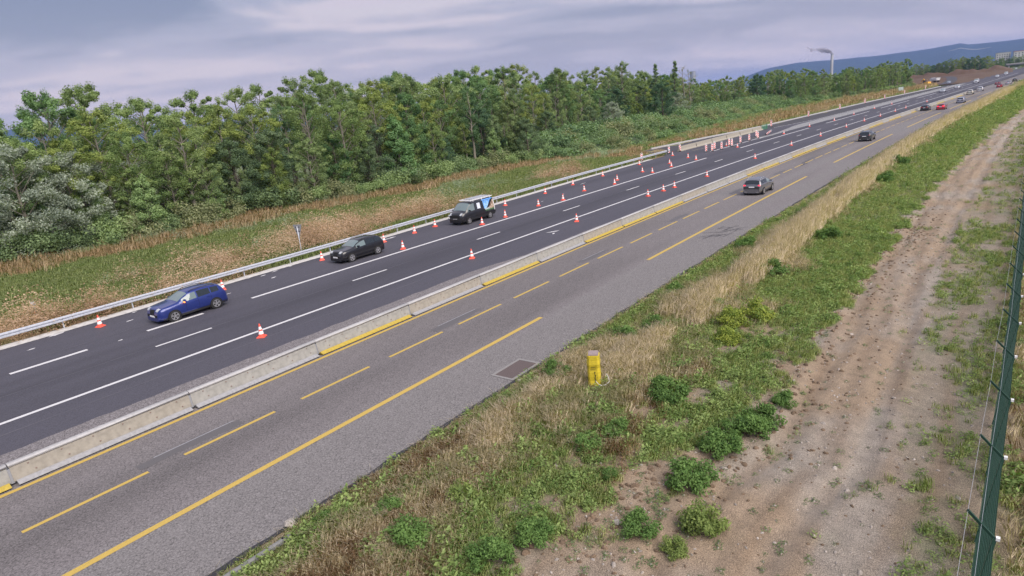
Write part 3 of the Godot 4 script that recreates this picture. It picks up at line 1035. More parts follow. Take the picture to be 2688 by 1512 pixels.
func suv_shape() -> Shape:
	var s := Shape.new()
	s.top = [Vector2(-2.25, 0.46), Vector2(-2.24, 0.62), Vector2(-2.2, 0.8), Vector2(-2.1, 0.95), Vector2(-1.9, 1.02), Vector2(-1.4, 1.08), Vector2(-1.0, 1.13), Vector2(-0.6, 1.36), Vector2(-0.2, 1.54), Vector2(0.1, 1.61), Vector2(0.6, 1.635), Vector2(1.2, 1.61), Vector2(1.65, 1.55), Vector2(1.86, 1.50), Vector2(2.0, 1.30), Vector2(2.12, 1.08), Vector2(2.19, 0.98), Vector2(2.22, 0.72), Vector2(2.25, 0.66), Vector2(2.24, 0.46)]
	s.belt = [Vector2(-2.25, 0.78), Vector2(-1.9, 0.9), Vector2(-1.0, 1.0), Vector2(0.0, 1.03), Vector2(1.2, 1.08), Vector2(2.0, 1.12), Vector2(2.25, 1.0)]
	s.plan = [Vector2(-2.25, 0.72), Vector2(-2.15, 0.86), Vector2(-1.95, 0.96), Vector2(-1.5, 1.0), Vector2(1.5, 1.0), Vector2(2.0, 0.95), Vector2(2.18, 0.88), Vector2(2.25, 0.8)]
	return s

func hatch_shape() -> Shape:
	var s := Shape.new()
	s.length = 4.2
	s.width = 1.78
	s.sill = 0.2
	s.top = [Vector2(-2.1, 0.42), Vector2(-2.09, 0.55), Vector2(-2.03, 0.7), Vector2(-1.9, 0.8), Vector2(-1.4, 0.92), Vector2(-1.05, 0.98), Vector2(-0.6, 1.2), Vector2(-0.2, 1.38), Vector2(0.1, 1.45), Vector2(0.6, 1.475), Vector2(1.2, 1.43), Vector2(1.6, 1.36), Vector2(1.85, 1.15), Vector2(2.0, 0.96), Vector2(2.06, 0.9), Vector2(2.09, 0.66), Vector2(2.1, 0.42)]
	s.belt = [Vector2(-2.1, 0.62), Vector2(-1.0, 0.86), Vector2(0.0, 0.9), Vector2(1.2, 0.95), Vector2(2.1, 0.92)]
	s.plan = [Vector2(-2.1, 0.72), Vector2(-2.0, 0.86), Vector2(-1.8, 0.96), Vector2(-1.4, 1.0), Vector2(1.4, 1.0), Vector2(1.85, 0.94), Vector2(2.1, 0.8)]
	return s

func saloon_shape() -> Shape:
	var s := Shape.new()
	s.length = 4.7
	s.width = 1.84
	s.sill = 0.19
	s.top = [Vector2(-2.35, 0.42), Vector2(-2.33, 0.56), Vector2(-2.25, 0.68), Vector2(-2.1, 0.76), Vector2(-1.5, 0.88), Vector2(-1.1, 0.94), Vector2(-0.6, 1.18), Vector2(-0.2, 1.36), Vector2(0.1, 1.42), Vector2(0.6, 1.43), Vector2(1.0, 1.38), Vector2(1.4, 1.2), Vector2(1.75, 1.02), Vector2(2.2, 0.98), Vector2(2.28, 0.9), Vector2(2.34, 0.66), Vector2(2.35, 0.42)]
	s.belt = [Vector2(-2.35, 0.6), Vector2(-1.0, 0.84), Vector2(0.0, 0.88), Vector2(1.2, 0.92), Vector2(2.35, 0.9)]
	s.plan = [Vector2(-2.35, 0.7), Vector2(-2.2, 0.86), Vector2(-1.9, 0.97), Vector2(-1.4, 1.0), Vector2(1.4, 1.0), Vector2(2.0, 0.95), Vector2(2.35, 0.78)]
	return s

func van_shape(high := 2.12) -> Shape:
	var s := Shape.new()
	s.length = 5.1
	s.width = 2.0
	s.sill = 0.34
	s.tumble = 0.86
	s.crown = 0.04
	s.top = [Vector2(-2.55, 0.5), Vector2(-2.54, 0.7), Vector2(-2.5, 0.95), Vector2(-2.4, 1.12), Vector2(-2.2, 1.24), Vector2(-1.9, 1.34), Vector2(-1.5, 1.72), Vector2(-1.12, high - 0.1), Vector2(-0.9, high - 0.02), Vector2(0.0, high), Vector2(2.0, high), Vector2(2.38, high - 0.03), Vector2(2.5, high - 0.18), Vector2(2.53, 1.1), Vector2(2.55, 0.75), Vector2(2.55, 0.5)]
	s.belt = [Vector2(-2.55, 0.95), Vector2(-2.0, 1.08), Vector2(-1.4, 1.18), Vector2(2.55, 1.22)]
	s.plan = [Vector2(-2.55, 0.74), Vector2(-2.45, 0.86), Vector2(-2.2, 0.95), Vector2(-1.7, 1.0), Vector2(2.3, 1.0), Vector2(2.5, 0.97), Vector2(2.55, 0.93)]
	return s

func vehicle(called: String, label: String, category: String, kind: String, colour: Material, where: Vector3, turn: float, group := "", brake := false, glass: Material = null) -> Node3D:
	var o := thing(called, label, category, where, turn, group)
	var sh: Shape
	var r := 0.34
	var zf := -1.35
	var zr := 1.35
	var gl: Material = glass if glass else M.car_glass
	match kind:
		"suv":
			sh = suv_shape()
			r = 0.36
		"hatch":
			sh = hatch_shape()
			r = 0.32
			zf = -1.28
			zr = 1.28
		"saloon":
			sh = saloon_shape()
			zf = -1.4
			zr = 1.4
		_:
			sh = van_shape()
			zf = -1.62
			zr = 1.6
	if not meshes.has(kind):
		meshes[kind] = sh.body()
	o.scale = Vector3(1.0, 0.93, 0.96)
	put("body", meshes[kind], colour, o)
	add_wheels(o, sh, zf, zr, r)
	var nose: float = sh.top[0].x
	var tail: float = sh.top[-1].x
	var key := kind + "_fit"
	if not meshes.has(key):
		var f := {}
		var w := MB.new(true)
		var v := MB.new(true)
		var rear := MB.new(true)
		var clad := MB.new(true)
		var grille := MB.new(true)
		var head := MB.new(true)
		var tl := MB.new(true)
		var strip := MB.new(true)
		match kind:
			"suv":
				sh.patch(w, -0.94, -0.24, 5.6, 8.0, 0.006, 3, 8, 6)
				f.side = [[-0.72, 0.22], [0.3, 1.12], [1.2, 1.72]]
				sh.patch(rear, 1.88, 2.10, 5.4, 8.0, 0.006, 3, 5, 6)
				sh.patch(clad, -2.0, 2.1, 0.0, 0.55, 0.005, 3, 24, 1)
				sh.patch(clad, 2.2, 2.245, 4.0, 8.0, 0.006, 3, 3, 6)
				sh.patch(grille, -2.235, -2.13, 7.1, 8.0, 0.008, 3, 5, 3)
				sh.patch(grille, -2.248, -2.238, 5.0, 8.0, 0.008, 3, 2, 6)
				sh.patch(head, -2.17, -1.98, 5.2, 6.7, 0.008, 3, 5, 4)
				sh.patch(tl, 2.125, 2.18, 4.1, 6.1, 0.009, 3, 4, 8)
			"hatch":
				sh.patch(w, -0.98, -0.22, 5.6, 8.0, 0.006, 3, 8, 6)
				f.side = [[-0.75, 0.18], [0.26, 1.35]]
				sh.patch(rear, 1.64, 1.95, 5.4, 8.0, 0.006, 3, 5, 6)
				sh.patch(grille, -2.08, -2.03, 6.0, 8.0, 0.008, 3, 3, 4)
				sh.patch(head, -2.02, -1.82, 5.2, 6.7, 0.008, 3, 5, 4)
				sh.patch(tl, 1.98, 2.065, 4.1, 6.9, 0.009, 3, 4, 8)
			"saloon":
				sh.patch(w, -1.02, -0.22, 5.6, 8.0, 0.006, 3, 8, 6)
				f.side = [[-0.78, 0.18], [0.26, 1.2]]
				sh.patch(rear, 1.06, 1.68, 5.5, 8.0, 0.006, 3, 6, 6)
				sh.patch(grille, -2.31, -2.24, 6.2, 8.0, 0.008, 3, 3, 4)
				sh.patch(head, -2.25, -2.02, 5.2, 6.7, 0.008, 3, 5, 4)
				sh.patch(tl, 2.24, 2.31, 4.1, 6.9, 0.009, 3, 4, 8)
			_:
				sh.patch(w, -1.86, -1.14, 5.5, 8.0, 0.008, 3, 8, 6)
				f.side = [[-1.62, -0.62], [-0.52, 0.42]]
				sh.patch(rear, 2.502, 2.515, 5.2, 7.6, 0.008, 3, 4, 5)
				sh.patch(clad, -2.5, 2.5, 0.0, 1.0, 0.006, 3, 28, 2)
				sh.patch(grille, -2.535, -2.46, 6.2, 8.0, 0.008, 3, 5, 5)
				sh.patch(head, -2.47, -2.24, 5.0, 6.4, 0.009, 3, 5, 4)
				sh.patch(tl, 2.50, 2.525, 4.2, 5.0, 0.009, 3, 4, 3)
		f.sidemesh = []
		for q in f.side:
			var sm := MB.new(true)
			sh.patch(sm, q[0], q[1], 4.12, 5.0 if kind == "van" else 4.92, 0.006, 3, 8, 3)
			f.sidemesh.append(sm.done())
		f.windscreen = w.done()
		f.rear = rear.done()
		f.clad = clad.done() if kind in ["suv", "van"] else null
		f.grille = grille.done()
		f.head = head.done()
		f.tail = tl.done()
		var door := MB.new(true)
		var cut: Array = [-0.55, 0.27, 1.12] if kind != "van" else [-1.0, -0.45, 0.55]
		for z in cut:
			sh.patch(door, z, z + 0.014, 0.7, 4.1, 0.003, 3, 1, 6)
		f.seam = door.done()
		var hd := MB.new()
		for z in [cut[1] - 0.16, cut[2] - 0.16]:
			for x in [-1, 1]:
				var p := sh.point(z, 3.3)
				hd.box(Vector3(p.x * x, p.y, z), Vector3(0.05, 0.035, 0.2))
		f.handle = hd.done()
		var mi := MB.new()
		var mz: float = f.side[0][0] + 0.12
		var mp := sh.point(mz, 4.3)
		for x in [-1, 1]:
			mi.frustum(Vector3(x * (mp.x + 0.13), mp.y + 0.06, mz), Vector3(0.24, 0.14, 0.11), Vector3(0.2, 0.14, 0.09))
			mi.box(Vector3(x * (mp.x + 0.02), mp.y + 0.0, mz), Vector3(0.1, 0.05, 0.06))
		f.mirror = mi.done()
		meshes[key] = f
	var fit: Dictionary = meshes[key]
	put("windscreen", fit.windscreen, M.clear_glass, o)
	for q in fit.sidemesh.size():
		put("side_window", fit.sidemesh[q], M.clear_glass if q == 0 else gl, o)
	put("rear_window", fit.rear, gl, o)
	if fit.clad:
		put("cladding", fit.clad, M.trim_black, o)
	put("grille", fit.grille, M.arch_black, o)
	put("headlight", fit.head, M.headlamp, o)
	put("tail_light", fit.tail, M.brake_light_lit if brake else M.tail_red, o)
	put("door_seam", fit.seam, M.arch_black, o)
	put("door_handle", fit.handle, colour, o)
	put("mirror", fit.mirror, M.trim_black if kind == "van" else colour, o)
	var pl := MB.new()
	pl.box(Vector3(0, 0.52 if kind != "van" else 0.62, nose - 0.012), Vector3(0.52, 0.11, 0.02))
	put("number_plate", pl.done(), M.plate_white, o)
	var pl2 := MB.new()
	var py := 0.86 if kind == "suv" else (0.78 if kind != "van" else 0.9)
	var pz := tail - 0.012
	for q in range(1, sh.top.size()):
		if sh.top[q - 1].y > py and sh.top[q].y <= py:
			pz = lerpf(sh.top[q - 1].x, sh.top[q].x, (sh.top[q - 1].y - py) / (sh.top[q - 1].y - sh.top[q].y)) + 0.02
	pl2.box(Vector3(0, py, pz), Vector3(0.52, 0.11, 0.02))
	put("number_plate", pl2.done(), M.plate_white, o)
	return o

func make_near_vehicles() -> void:
	var blue := vehicle("blue_suv", "metallic blue sport utility car with lit orange mirror indicator, straddling the white edge dashes", "car", "suv", paint("paint_blue", Color(0.016, 0.032, 0.19), 0.3), plain(16.9, -38.85), heading(16.0) + PI + 0.02)
	var rails := MB.new(true)
	for x in [-0.6, 0.6]:
		var pts := [Vector3(x, 1.55, -0.1), Vector3(x, 1.655, 0.1), Vector3(x, 1.675, 0.7), Vector3(x, 1.65, 1.3), Vector3(x, 1.56, 1.6)]
		for i in 4:
			rails.tube(pts[i], pts[i + 1], 0.022, 0.022, 6)
	put("roof_rail", rails.done(), M.trim_black, blue)
	var ind := MB.new()
	ind.box(Vector3(-1.02, 1.09, -0.67), Vector3(0.1, 0.06, 0.06))
	put("indicator_light", ind.done(), M.indicator_light_lit, blue)
	var black := vehicle("black_suv", "black sport utility car with pale alloy wheels between two cones by the guardrail", "car", "suv", paint("paint_black", Color(0.009, 0.009, 0.012), 0.15), plain(31.1, -39.95), heading(31.0) + PI)
	put("roof_rail", rails.done(), M.trim_black, black)
	make_van()
	var grey := vehicle("grey_suv", "mid grey sport utility car driving away with both brake lights lit", "car", "suv", paint("paint_grey", Color(0.16, 0.16, 0.18), 0.5), at(63.6, -19.35), heading(63.0), "", true)
	put("roof_rail", rails.done(), M.chrome, grey)
	var dark := vehicle("dark_grey_suv", "dark grey sport utility car driving away beside the long yellow edge dash", "car", "suv", paint("paint_dark", Color(0.045, 0.05, 0.055), 0.4), at(114.9, -19.6), heading(114.0))
	put("roof_rail", rails.done(), M.trim_black, dark)
	for o in [grey, dark]:
		var ex := MB.new()
		for x in [-0.55, 0.55]:
			ex.box(Vector3(x, 0.36, 2.245), Vector3(0.24, 0.07, 0.05))
		put("exhaust", ex.done(), M.chrome, o)

func mural() -> ImageTexture:
	# a landscape print: sky, dark roof slopes, a pale house front, a lawn
	var im := Image.create_empty(160, 128, false, Image.FORMAT_RGB8)
	var n := noise(FastNoiseLite.TYPE_SIMPLEX_SMOOTH, 0.05, 61, 4)
	for y in 128:
		for x in 160:
			var u := x / 160.0
			var v := y / 128.0
			var k := n.get_noise_2d(x, y)
			var c := Color(0.30, 0.55, 0.86).lerp(Color(0.75, 0.87, 0.95), v * 1.3 + k * 0.8)
			var roof := 0.62 - u * 0.55
			if v > roof + 0.02:
				c = Color(0.13, 0.13, 0.15) if v < roof + 0.14 else Color(0.74, 0.68, 0.60).lerp(Color(0.45, 0.33, 0.28), clampf(k * 2.4 + 0.3, 0, 1))
			if u < 0.5 and v > 0.62 - u * 0.1:
				c = Color(0.72, 0.78, 0.80).lerp(Color(0.5, 0.56, 0.55), clampf(k * 3.0, 0, 1))
			if v > 0.84 - u * 0.05:
				c = Color(0.34, 0.47, 0.33).lerp(Color(0.2, 0.3, 0.2), clampf(k * 2.5 + 0.4, 0, 1))
			im.set_pixel(x, y, c)
	return ImageTexture.create_from_image(im)

func make_van() -> void:
	var o := vehicle("black_van", "black panel van with landscape print on its side and ladders on the roof", "van", "van", paint("paint_black", Color(0.009, 0.009, 0.012), 0.15), plain(46.0, -40.62), heading(46.0) + PI)
	var sh := van_shape()
	var mm := mat("van_print", Color.WHITE, 0.35)
	mm.albedo_texture = mural()
	for side in [-1.0, 1.0]:
		var p := MB.new()
		var nz := 8
		var nv := 12
		for i in nz:
			for j in nv:
				var q := []
				for c in [[0, 0], [1, 0], [1, 1], [0, 1]]:
					var fv: float = (j + c[1]) / float(nv)
					var fz: float = (i + c[0]) / float(nz)
					var z := lerpf(0.62 + 0.75 * (1.0 - fv) * 0.5, 2.36, fz)
					var a := sh.point(z, lerpf(2.0, 5.9, fv))
					q.append([Vector3((a.x + 0.009) * side, a.y + 0.002, z), Vector2(fz, 1.0 - fv)])
				var order := [0, 2, 1, 0, 3, 2] if side < 0 else [0, 1, 2, 0, 2, 3]
				for k in order:
					p.st.set_uv(q[k][1])
					p.st.add_vertex(q[k][0])
		put("side_print", p.done(), mm, o)
		var w := MB.new(true)
		sh.patch(w, 2.37, 2.46, 1.6, 6.0, 0.010, 2 if side < 0 else 1, 2, 8)
		put("white_edge", w.done(), M.plate_white, o)
		var poster := MB.new()
		var c := sh.point(0.02, 4.5)
		poster.box(Vector3((c.x + 0.012) * side, c.y + 0.02, 0.02), Vector3(0.012, 0.58, 0.46), Basis(Vector3.BACK, 0.16 * side))
		put("poster", poster.done(), mat("poster_paper%d" % int(side), Color(0.62, 0.66, 0.76), 0.6), o)
	var rack := MB.new()
	var y := 2.27
	for x in [-0.72, 0.72]:
		rack.box(Vector3(x, y, 0.85), Vector3(0.06, 0.06, 3.2))
	for i in 8:
		rack.box(Vector3(0, y, -0.66 + i * 0.43), Vector3(1.379, 0.045, 0.05))
	for x in [-0.72, 0.72]:
		for z in [-0.5, 0.8, 2.1]:
			rack.box(Vector3(x, y - 0.09, z), Vector3(0.05, 0.118, 0.06))
	put("roof_rack", rack.done(), M.plate_white, o)
	var wind := MB.new()
	wind.box(Vector3(0, 2.255, -0.80), Vector3(1.5, 0.1, 0.14), Basis(Vector3.RIGHT, 0.3))
	put("wind_deflector", wind.done(), M.plate_white, o)
	for k in 2:
		var lad := MB.new()
		var cx := -0.35 + 0.62 * k
		for x in [-0.2, 0.2]:
			lad.box(Vector3(cx + x, 2.33, 0.9), Vector3(0.04, 0.06, 2.9))
		for i in 10:
			lad.box(Vector3(cx, 2.33, -0.4 + i * 0.29), Vector3(0.359, 0.03, 0.03))
		put("ladder", lad.done(), M.galvanised, o)
	var bump := MB.new()
	bump.box(Vector3(0, 0.58, -2.56), Vector3(1.5, 0.14, 0.06))
	bump.box(Vector3(0, 0.62, 2.6), Vector3(1.8, 0.24, 0.14))
	put("bumper", bump.done(), M.trim_black, o)
	var lamps := MB.new(true)
	for p in [Vector3(0.72, 1.0, -2.58), Vector3(0.72, 0.72, -2.6)]:
		lamps.tube(p, p + Vector3(0, 0, -0.06), 0.09, 0.08, 12)
	put("spotlight", lamps.done(), M.headlamp, o)

func make_far_vehicles() -> void:
	var away := "cars driving away in the far lanes"
	var toward := "cars coming towards the works in the far lanes"
	var spots := [
		["dark_hatchback", "nearly black hatchback in the left lane, level with the red hatchback", "hatch", "paint_black", Color(0.012, 0.012, 0.014), 189.5, -22.7, false],
		["red_hatchback", "red hatchback driving away beside the nearly black one", "hatch", "paint_red", Color(0.36, 0.03, 0.045), 189.5, -19.4, true],
		["silver_blue_estate", "silver blue car driving away just ahead of the red hatchback", "suv", "paint_silver_blue", Color(0.30, 0.32, 0.42), 216.0, -18.7, false],
		["cream_van", "cream coloured tall car driving away along the end of the barrier", "suv", "paint_cream", Color(0.58, 0.56, 0.5), 270.5, -22.7, false],
		["white_estate", "white car driving away ahead of the cream coloured one", "suv", "paint_white", Color(0.66, 0.66, 0.7), 294.5, -22.4, false],
		["red_saloon", "bright red saloon in the right lane far along the road", "saloon", "paint_red", Color(0.36, 0.03, 0.045), 318.0, -18.7, false],
		["maroon_saloon", "dull maroon saloon behind the bright red saloon", "saloon", "paint_maroon", Color(0.2, 0.05, 0.06), 355.0, -22.4, false],
		["silver_saloon", "silver saloon in the right lane between red and olive cars", "saloon", "paint_silver", Color(0.45, 0.47, 0.54), 350.0, -18.3, false],
		["olive_car", "dark olive car farthest along the right hand lane", "suv", "paint_olive", Color(0.08, 0.08, 0.05), 380.0, -18.2, false],
	]
	for p in spots:
		vehicle(p[0], p[1], "car", p[2], paint(p[3], p[4]), at(p[5], p[6]), heading(p[5]), away, p[7])
	var coming := [
		["silver_estate", "silver car coming towards the lane narrowing, nearest of the oncoming cars", "hatch", "paint_silver", Color(0.45, 0.47, 0.54), 313.5, -20.6, "car"],
		["white_hatchback", "white car with a red bonnet stripe, second of the oncoming cars", "hatch", "paint_white", Color(0.66, 0.66, 0.7), 346.0, -17.5, "car"],
		["white_van", "white panel van coming towards the lane narrowing", "van", "paint_white", Color(0.66, 0.66, 0.7), 413.0, -13.2, "van"],
		["pale_car", "pale blue grey car on the curved site road", "hatch", "paint_silver_blue", Color(0.30, 0.32, 0.42), 453.0, -27.3, "car"],
		["white_saloon", "white saloon coming between the white van and the tall white van", "saloon", "paint_white", Color(0.66, 0.66, 0.7), 512.0, -6.0, "car"],
		["tall_white_van", "tall white van in front of the bridge", "van", "paint_white", Color(0.66, 0.66, 0.7), 566.0, -2.0, "van"],
		["far_white_car", "small white car about to leave the bridge, left one", "saloon", "paint_white", Color(0.66, 0.66, 0.7), 820.0, 0.5, "car"],
		["farther_white_car", "small white car about to leave the bridge, right one", "saloon", "paint_white", Color(0.66, 0.66, 0.7), 824.0, 4.5, "car"],
	]
	for p in coming:
		vehicle(p[0], p[1], p[7], p[2], paint(p[3], p[4]), plain(p[5], p[6]), heading(p[5]) + PI, toward)
	var stripe := MB.new()
	stripe.box(Vector3(0, 0.9, -1.7), Vector3(0.5, 0.06, 0.5), Basis(Vector3.RIGHT, 0.22))
	put("bonnet_stripe", stripe.done(), M.tail_red, get_node("white_hatchback"))
	# tipper lorry on the site road and the yellow excavator at the edge of the woods
	var t := thing("tipper_lorry", "white tipper lorry with a grey skip on the brown site", "lorry", plain(520.0, -39.0), 0.6)
	var cab := MB.new()
	cab.frustum(Vector3(0, 1.75, -3.0), Vector3(2.4, 2.3, 2.0), Vector3(2.3, 2.3, 1.7))
	put("cab", cab.done(), paint("paint_white", Color.WHITE), t)
	var ws := MB.new()
	ws.box(Vector3(0, 2.2, -3.96), Vector3(2.0, 0.9, 0.06), Basis(Vector3.RIGHT, -0.06))
	put("windscreen", ws.done(), M.car_glass, t)
	var skip := MB.new()
	skip.frustum(Vector3(0, 2.0, 0.9), Vector3(2.2, 1.5, 4.6), Vector3(2.5, 1.5, 5.2))
	put("skip", skip.done(), M.plate_white, t)
	var ch := MB.new()
	ch.box(Vector3(0, 0.9, 0.0), Vector3(1.2, 0.4, 7.4))
	put("chassis", ch.done(), M.dark_metal, t)
	for z in [-2.8, 1.0, 2.4]:
		for x in [-1.0, 1.0]:
			var wh := put("wheel", wheel_mesh(0.52), M.tyre, t, Vector3(x, 0.52, z))
			wh.rotation.z = -PI / 2 * x
	var ex := thing("excavator", "yellow excavator parked at the edge of the woods", "excavator", plain(448.0, -37.6), 0.9)
	var tracks := MB.new()
	for x in [-1.1, 1.1]:
		tracks.frustum(Vector3(x, 0.45, 0), Vector3(0.6, 0.9, 3.0), Vector3(0.6, 0.9, 3.9))
	put("track", tracks.done(), M.black_rubber, ex)
	var up := MB.new()
	up.frustum(Vector3(0, 1.5, 0.6), Vector3(2.5, 1.1, 2.6), Vector3(2.4, 1.1, 2.3))
	var yel := mat("machine_yellow", Color(0.8, 0.42, 0.04), 0.5)
	put("engine_house", up.done(), yel, ex)
	var cabin := MB.new()
	cabin.frustum(Vector3(-0.6, 2.1, -0.7), Vector3(1.1, 1.9, 1.5), Vector3(1.0, 1.9, 1.2))
	put("cab", cabin.done(), M.car_glass, ex)
	var arm := MB.new()
	arm.tube(Vector3(0.4, 1.5, -0.6), Vector3(0.4, 3.7, -2.6), 0.25, 0.2, 6)
	arm.tube(Vector3(0.4, 3.7, -2.6), Vector3(0.4, 1.6, -4.4), 0.2, 0.15, 6)
	put("arm", arm.done(), yel, ex)
	var bk := MB.new()
	bk.frustum(Vector3(0.4, 1.1, -4.3), Vector3(0.7, 0.8, 0.5), Vector3(1.0, 0.8, 0.9))
	put("bucket", bk.done(), M.dark_metal, ex)

# ------------------------------------------------------------------ fence, post, signs
func make_fence() -> void:
	var f := thing("mesh_fence", "tall green wire mesh fence with angled arms along the dirt track", "fence", Vector3.ZERO)
	var line := [Vector2(0, 0.18), Vector2(12.08, 0.53), Vector2(15.06, 0.62), Vector2(17.95, 0.73), Vector2(21.01, 0.81), Vector2(23.99, 0.93), Vector2(26.84, 1.0), Vector2(40, 1.36), Vector2(60, 1.9), Vector2(120, 3.8)]
	var post := MB.new()
	post.box(Vector3(-0.13, 1.1, 0), Vector3(0.06, 2.22, 0.06), Basis(Vector3.BACK, -0.125))
	var pm := post.done()
	var arm := MB.new()
	arm.box(Vector3(-0.2, 2.4, 0), Vector3(0.62, 0.045, 0.045), Basis(Vector3.BACK, -0.80))
	var am := arm.done()
	var clip := MB.new()
	clip.box(Vector3(0.05, 2.2, 0), Vector3(0.06, 0.06, 0.07))
	var cm := clip.done()
	var s := 3.1
	var places := []
	while s < 110.0:
		places.append(Vector3(poly(line, s), 0, -s))
		s += 3.0
	for i in places.size():
		var p: Vector3 = places[i]
		put("post", pm, M.fence_green, f, p)
		put("arm", am, M.fence_dark, f, p)
		put("clip", cm, M.plate_white, f, p)
		if i == 0:
			continue
		var q: Vector3 = places[i - 1]
		var m := MB.new()
		var n := 58 if i < 12 else 30
		for k in n:
			var c := q.lerp(p, (k + 0.5) / n)
			m.box(c + Vector3(-0.13, 1.12, 0), Vector3(0.007, 2.1, 0.007), Basis(Vector3.BACK, -0.125))
		for k in 12:
			var yy := 0.1 + k * 0.18
			var lx := -0.125 * (2.2 - yy)
			for x in [-0.008, 0.008]:
				m.tube(q + Vector3(x + lx, yy, 0), p + Vector3(x + lx, yy, 0), 0.005, 0.005, 4, false)
		put("mesh_panel", m.done(), M.fence_green, f)
		var w := MB.new()
		for k in [[-0.41, 2.61], [-0.2, 2.42]]:
			w.tube(q + Vector3(k[0], k[1], 0), p + Vector3(k[0], k[1], 0), 0.0025, 0.0025, 4, false)
		put("wire", w.done(), M.galvanised, f)

func make_post() -> void:
	var o := thing("covered_post", "emergency post wrapped in a bright yellow plastic cover with black print", "post", plain(18.45, -11.2, -0.06), 0.45)
	var m := MB.new()
	var rings := []
	for i in 9:
		var y := 0.06 + i * 0.16
		var w := 0.232 + 0.012 * sin(i * 2.3) - (0.012 if i == 0 else 0.0)
		var ring := []
		for k in 16:
			var a := TAU * k / 16.0 + PI / 16.0
			var sq := 1.0 / maxf(absf(cos(a)), absf(sin(a)))
			var rr := w * minf(sq, 1.30) * (1.0 + 0.05 * (frac(4, i, k) - 0.5))
			ring.append(Vector3(cos(a) * rr * 0.98, y, sin(a) * rr))
		rings.append(ring)
	for i in 8:
		for k in 16:
			var q := (k + 1) % 16
			m.quad(rings[i][q], rings[i][k], rings[i + 1][k], rings[i + 1][q])
	for k in 16:
		m.tri(Vector3(0, 1.36, 0), rings[8][(k + 1) % 16], rings[8][k])
	put("cover", m.done(), M.cover_yellow, o)
	var cap := MB.new()
	cap.frustum(Vector3(0, 1.39, 0), Vector3(0.38, 0.06, 0.38), Vector3(0.34, 0.06, 0.34))
	put("cap", cap.done(), M.cap_pink, o)
	var font := SystemFont.new()
	font.font_names = PackedStringArray(["Droid Sans"])
	for side in 2:
		for row in 2:
			var t := TextMesh.new()
			t.font = font
			t.text = "HORS" if row == 0 else "SERVICE"
			t.font_size = 32
			t.pixel_size = 0.0022 if row == 0 else 0.0019
			t.depth = 0.004
			var b := Basis(Vector3.UP, 0.0 if side == 0 else -PI / 2)
			var n := put("lettering", t, M.print_black, o)
			n.transform = Transform3D(b, b * Vector3(0, 0.92 - row * 0.085, 0.249))
	var smear := MB.new()
	for i in 7:
		smear.box(Vector3(0.05 + 0.012 * sin(i * 2.0), 0.36 + i * 0.06, 0.2495), Vector3(0.02 + 0.015 * frac(3, i, 2.0), 0.05, 0.004))
		smear.box(Vector3(-0.2495, 0.25 + i * 0.035, -0.05 + i * 0.02), Vector3(0.004, 0.03, 0.02))
	put("stain", smear.done(), M.print_black, o)
	var st := thing("loose_strap", "pale loose strap curling out of the grass by the yellow post", "strap", plain(18.35, -11.05))
	var sm := MB.new(true)
	var pts := [Vector3(0.0, 0.33, 0.1), Vector3(0.14, 0.24, 0.14), Vector3(0.28, 0.2, 0.12), Vector3(0.42, 0.25, 0.05), Vector3(0.52, 0.36, 0.0), Vector3(0.46, 0.52, -0.05), Vector3(0.36, 0.62, -0.06)]
	for i in pts.size() - 1:
		sm.tube(pts[i], pts[i + 1], 0.009, 0.009, 6)
	put("strap", sm.done(), M.strap_white, st)

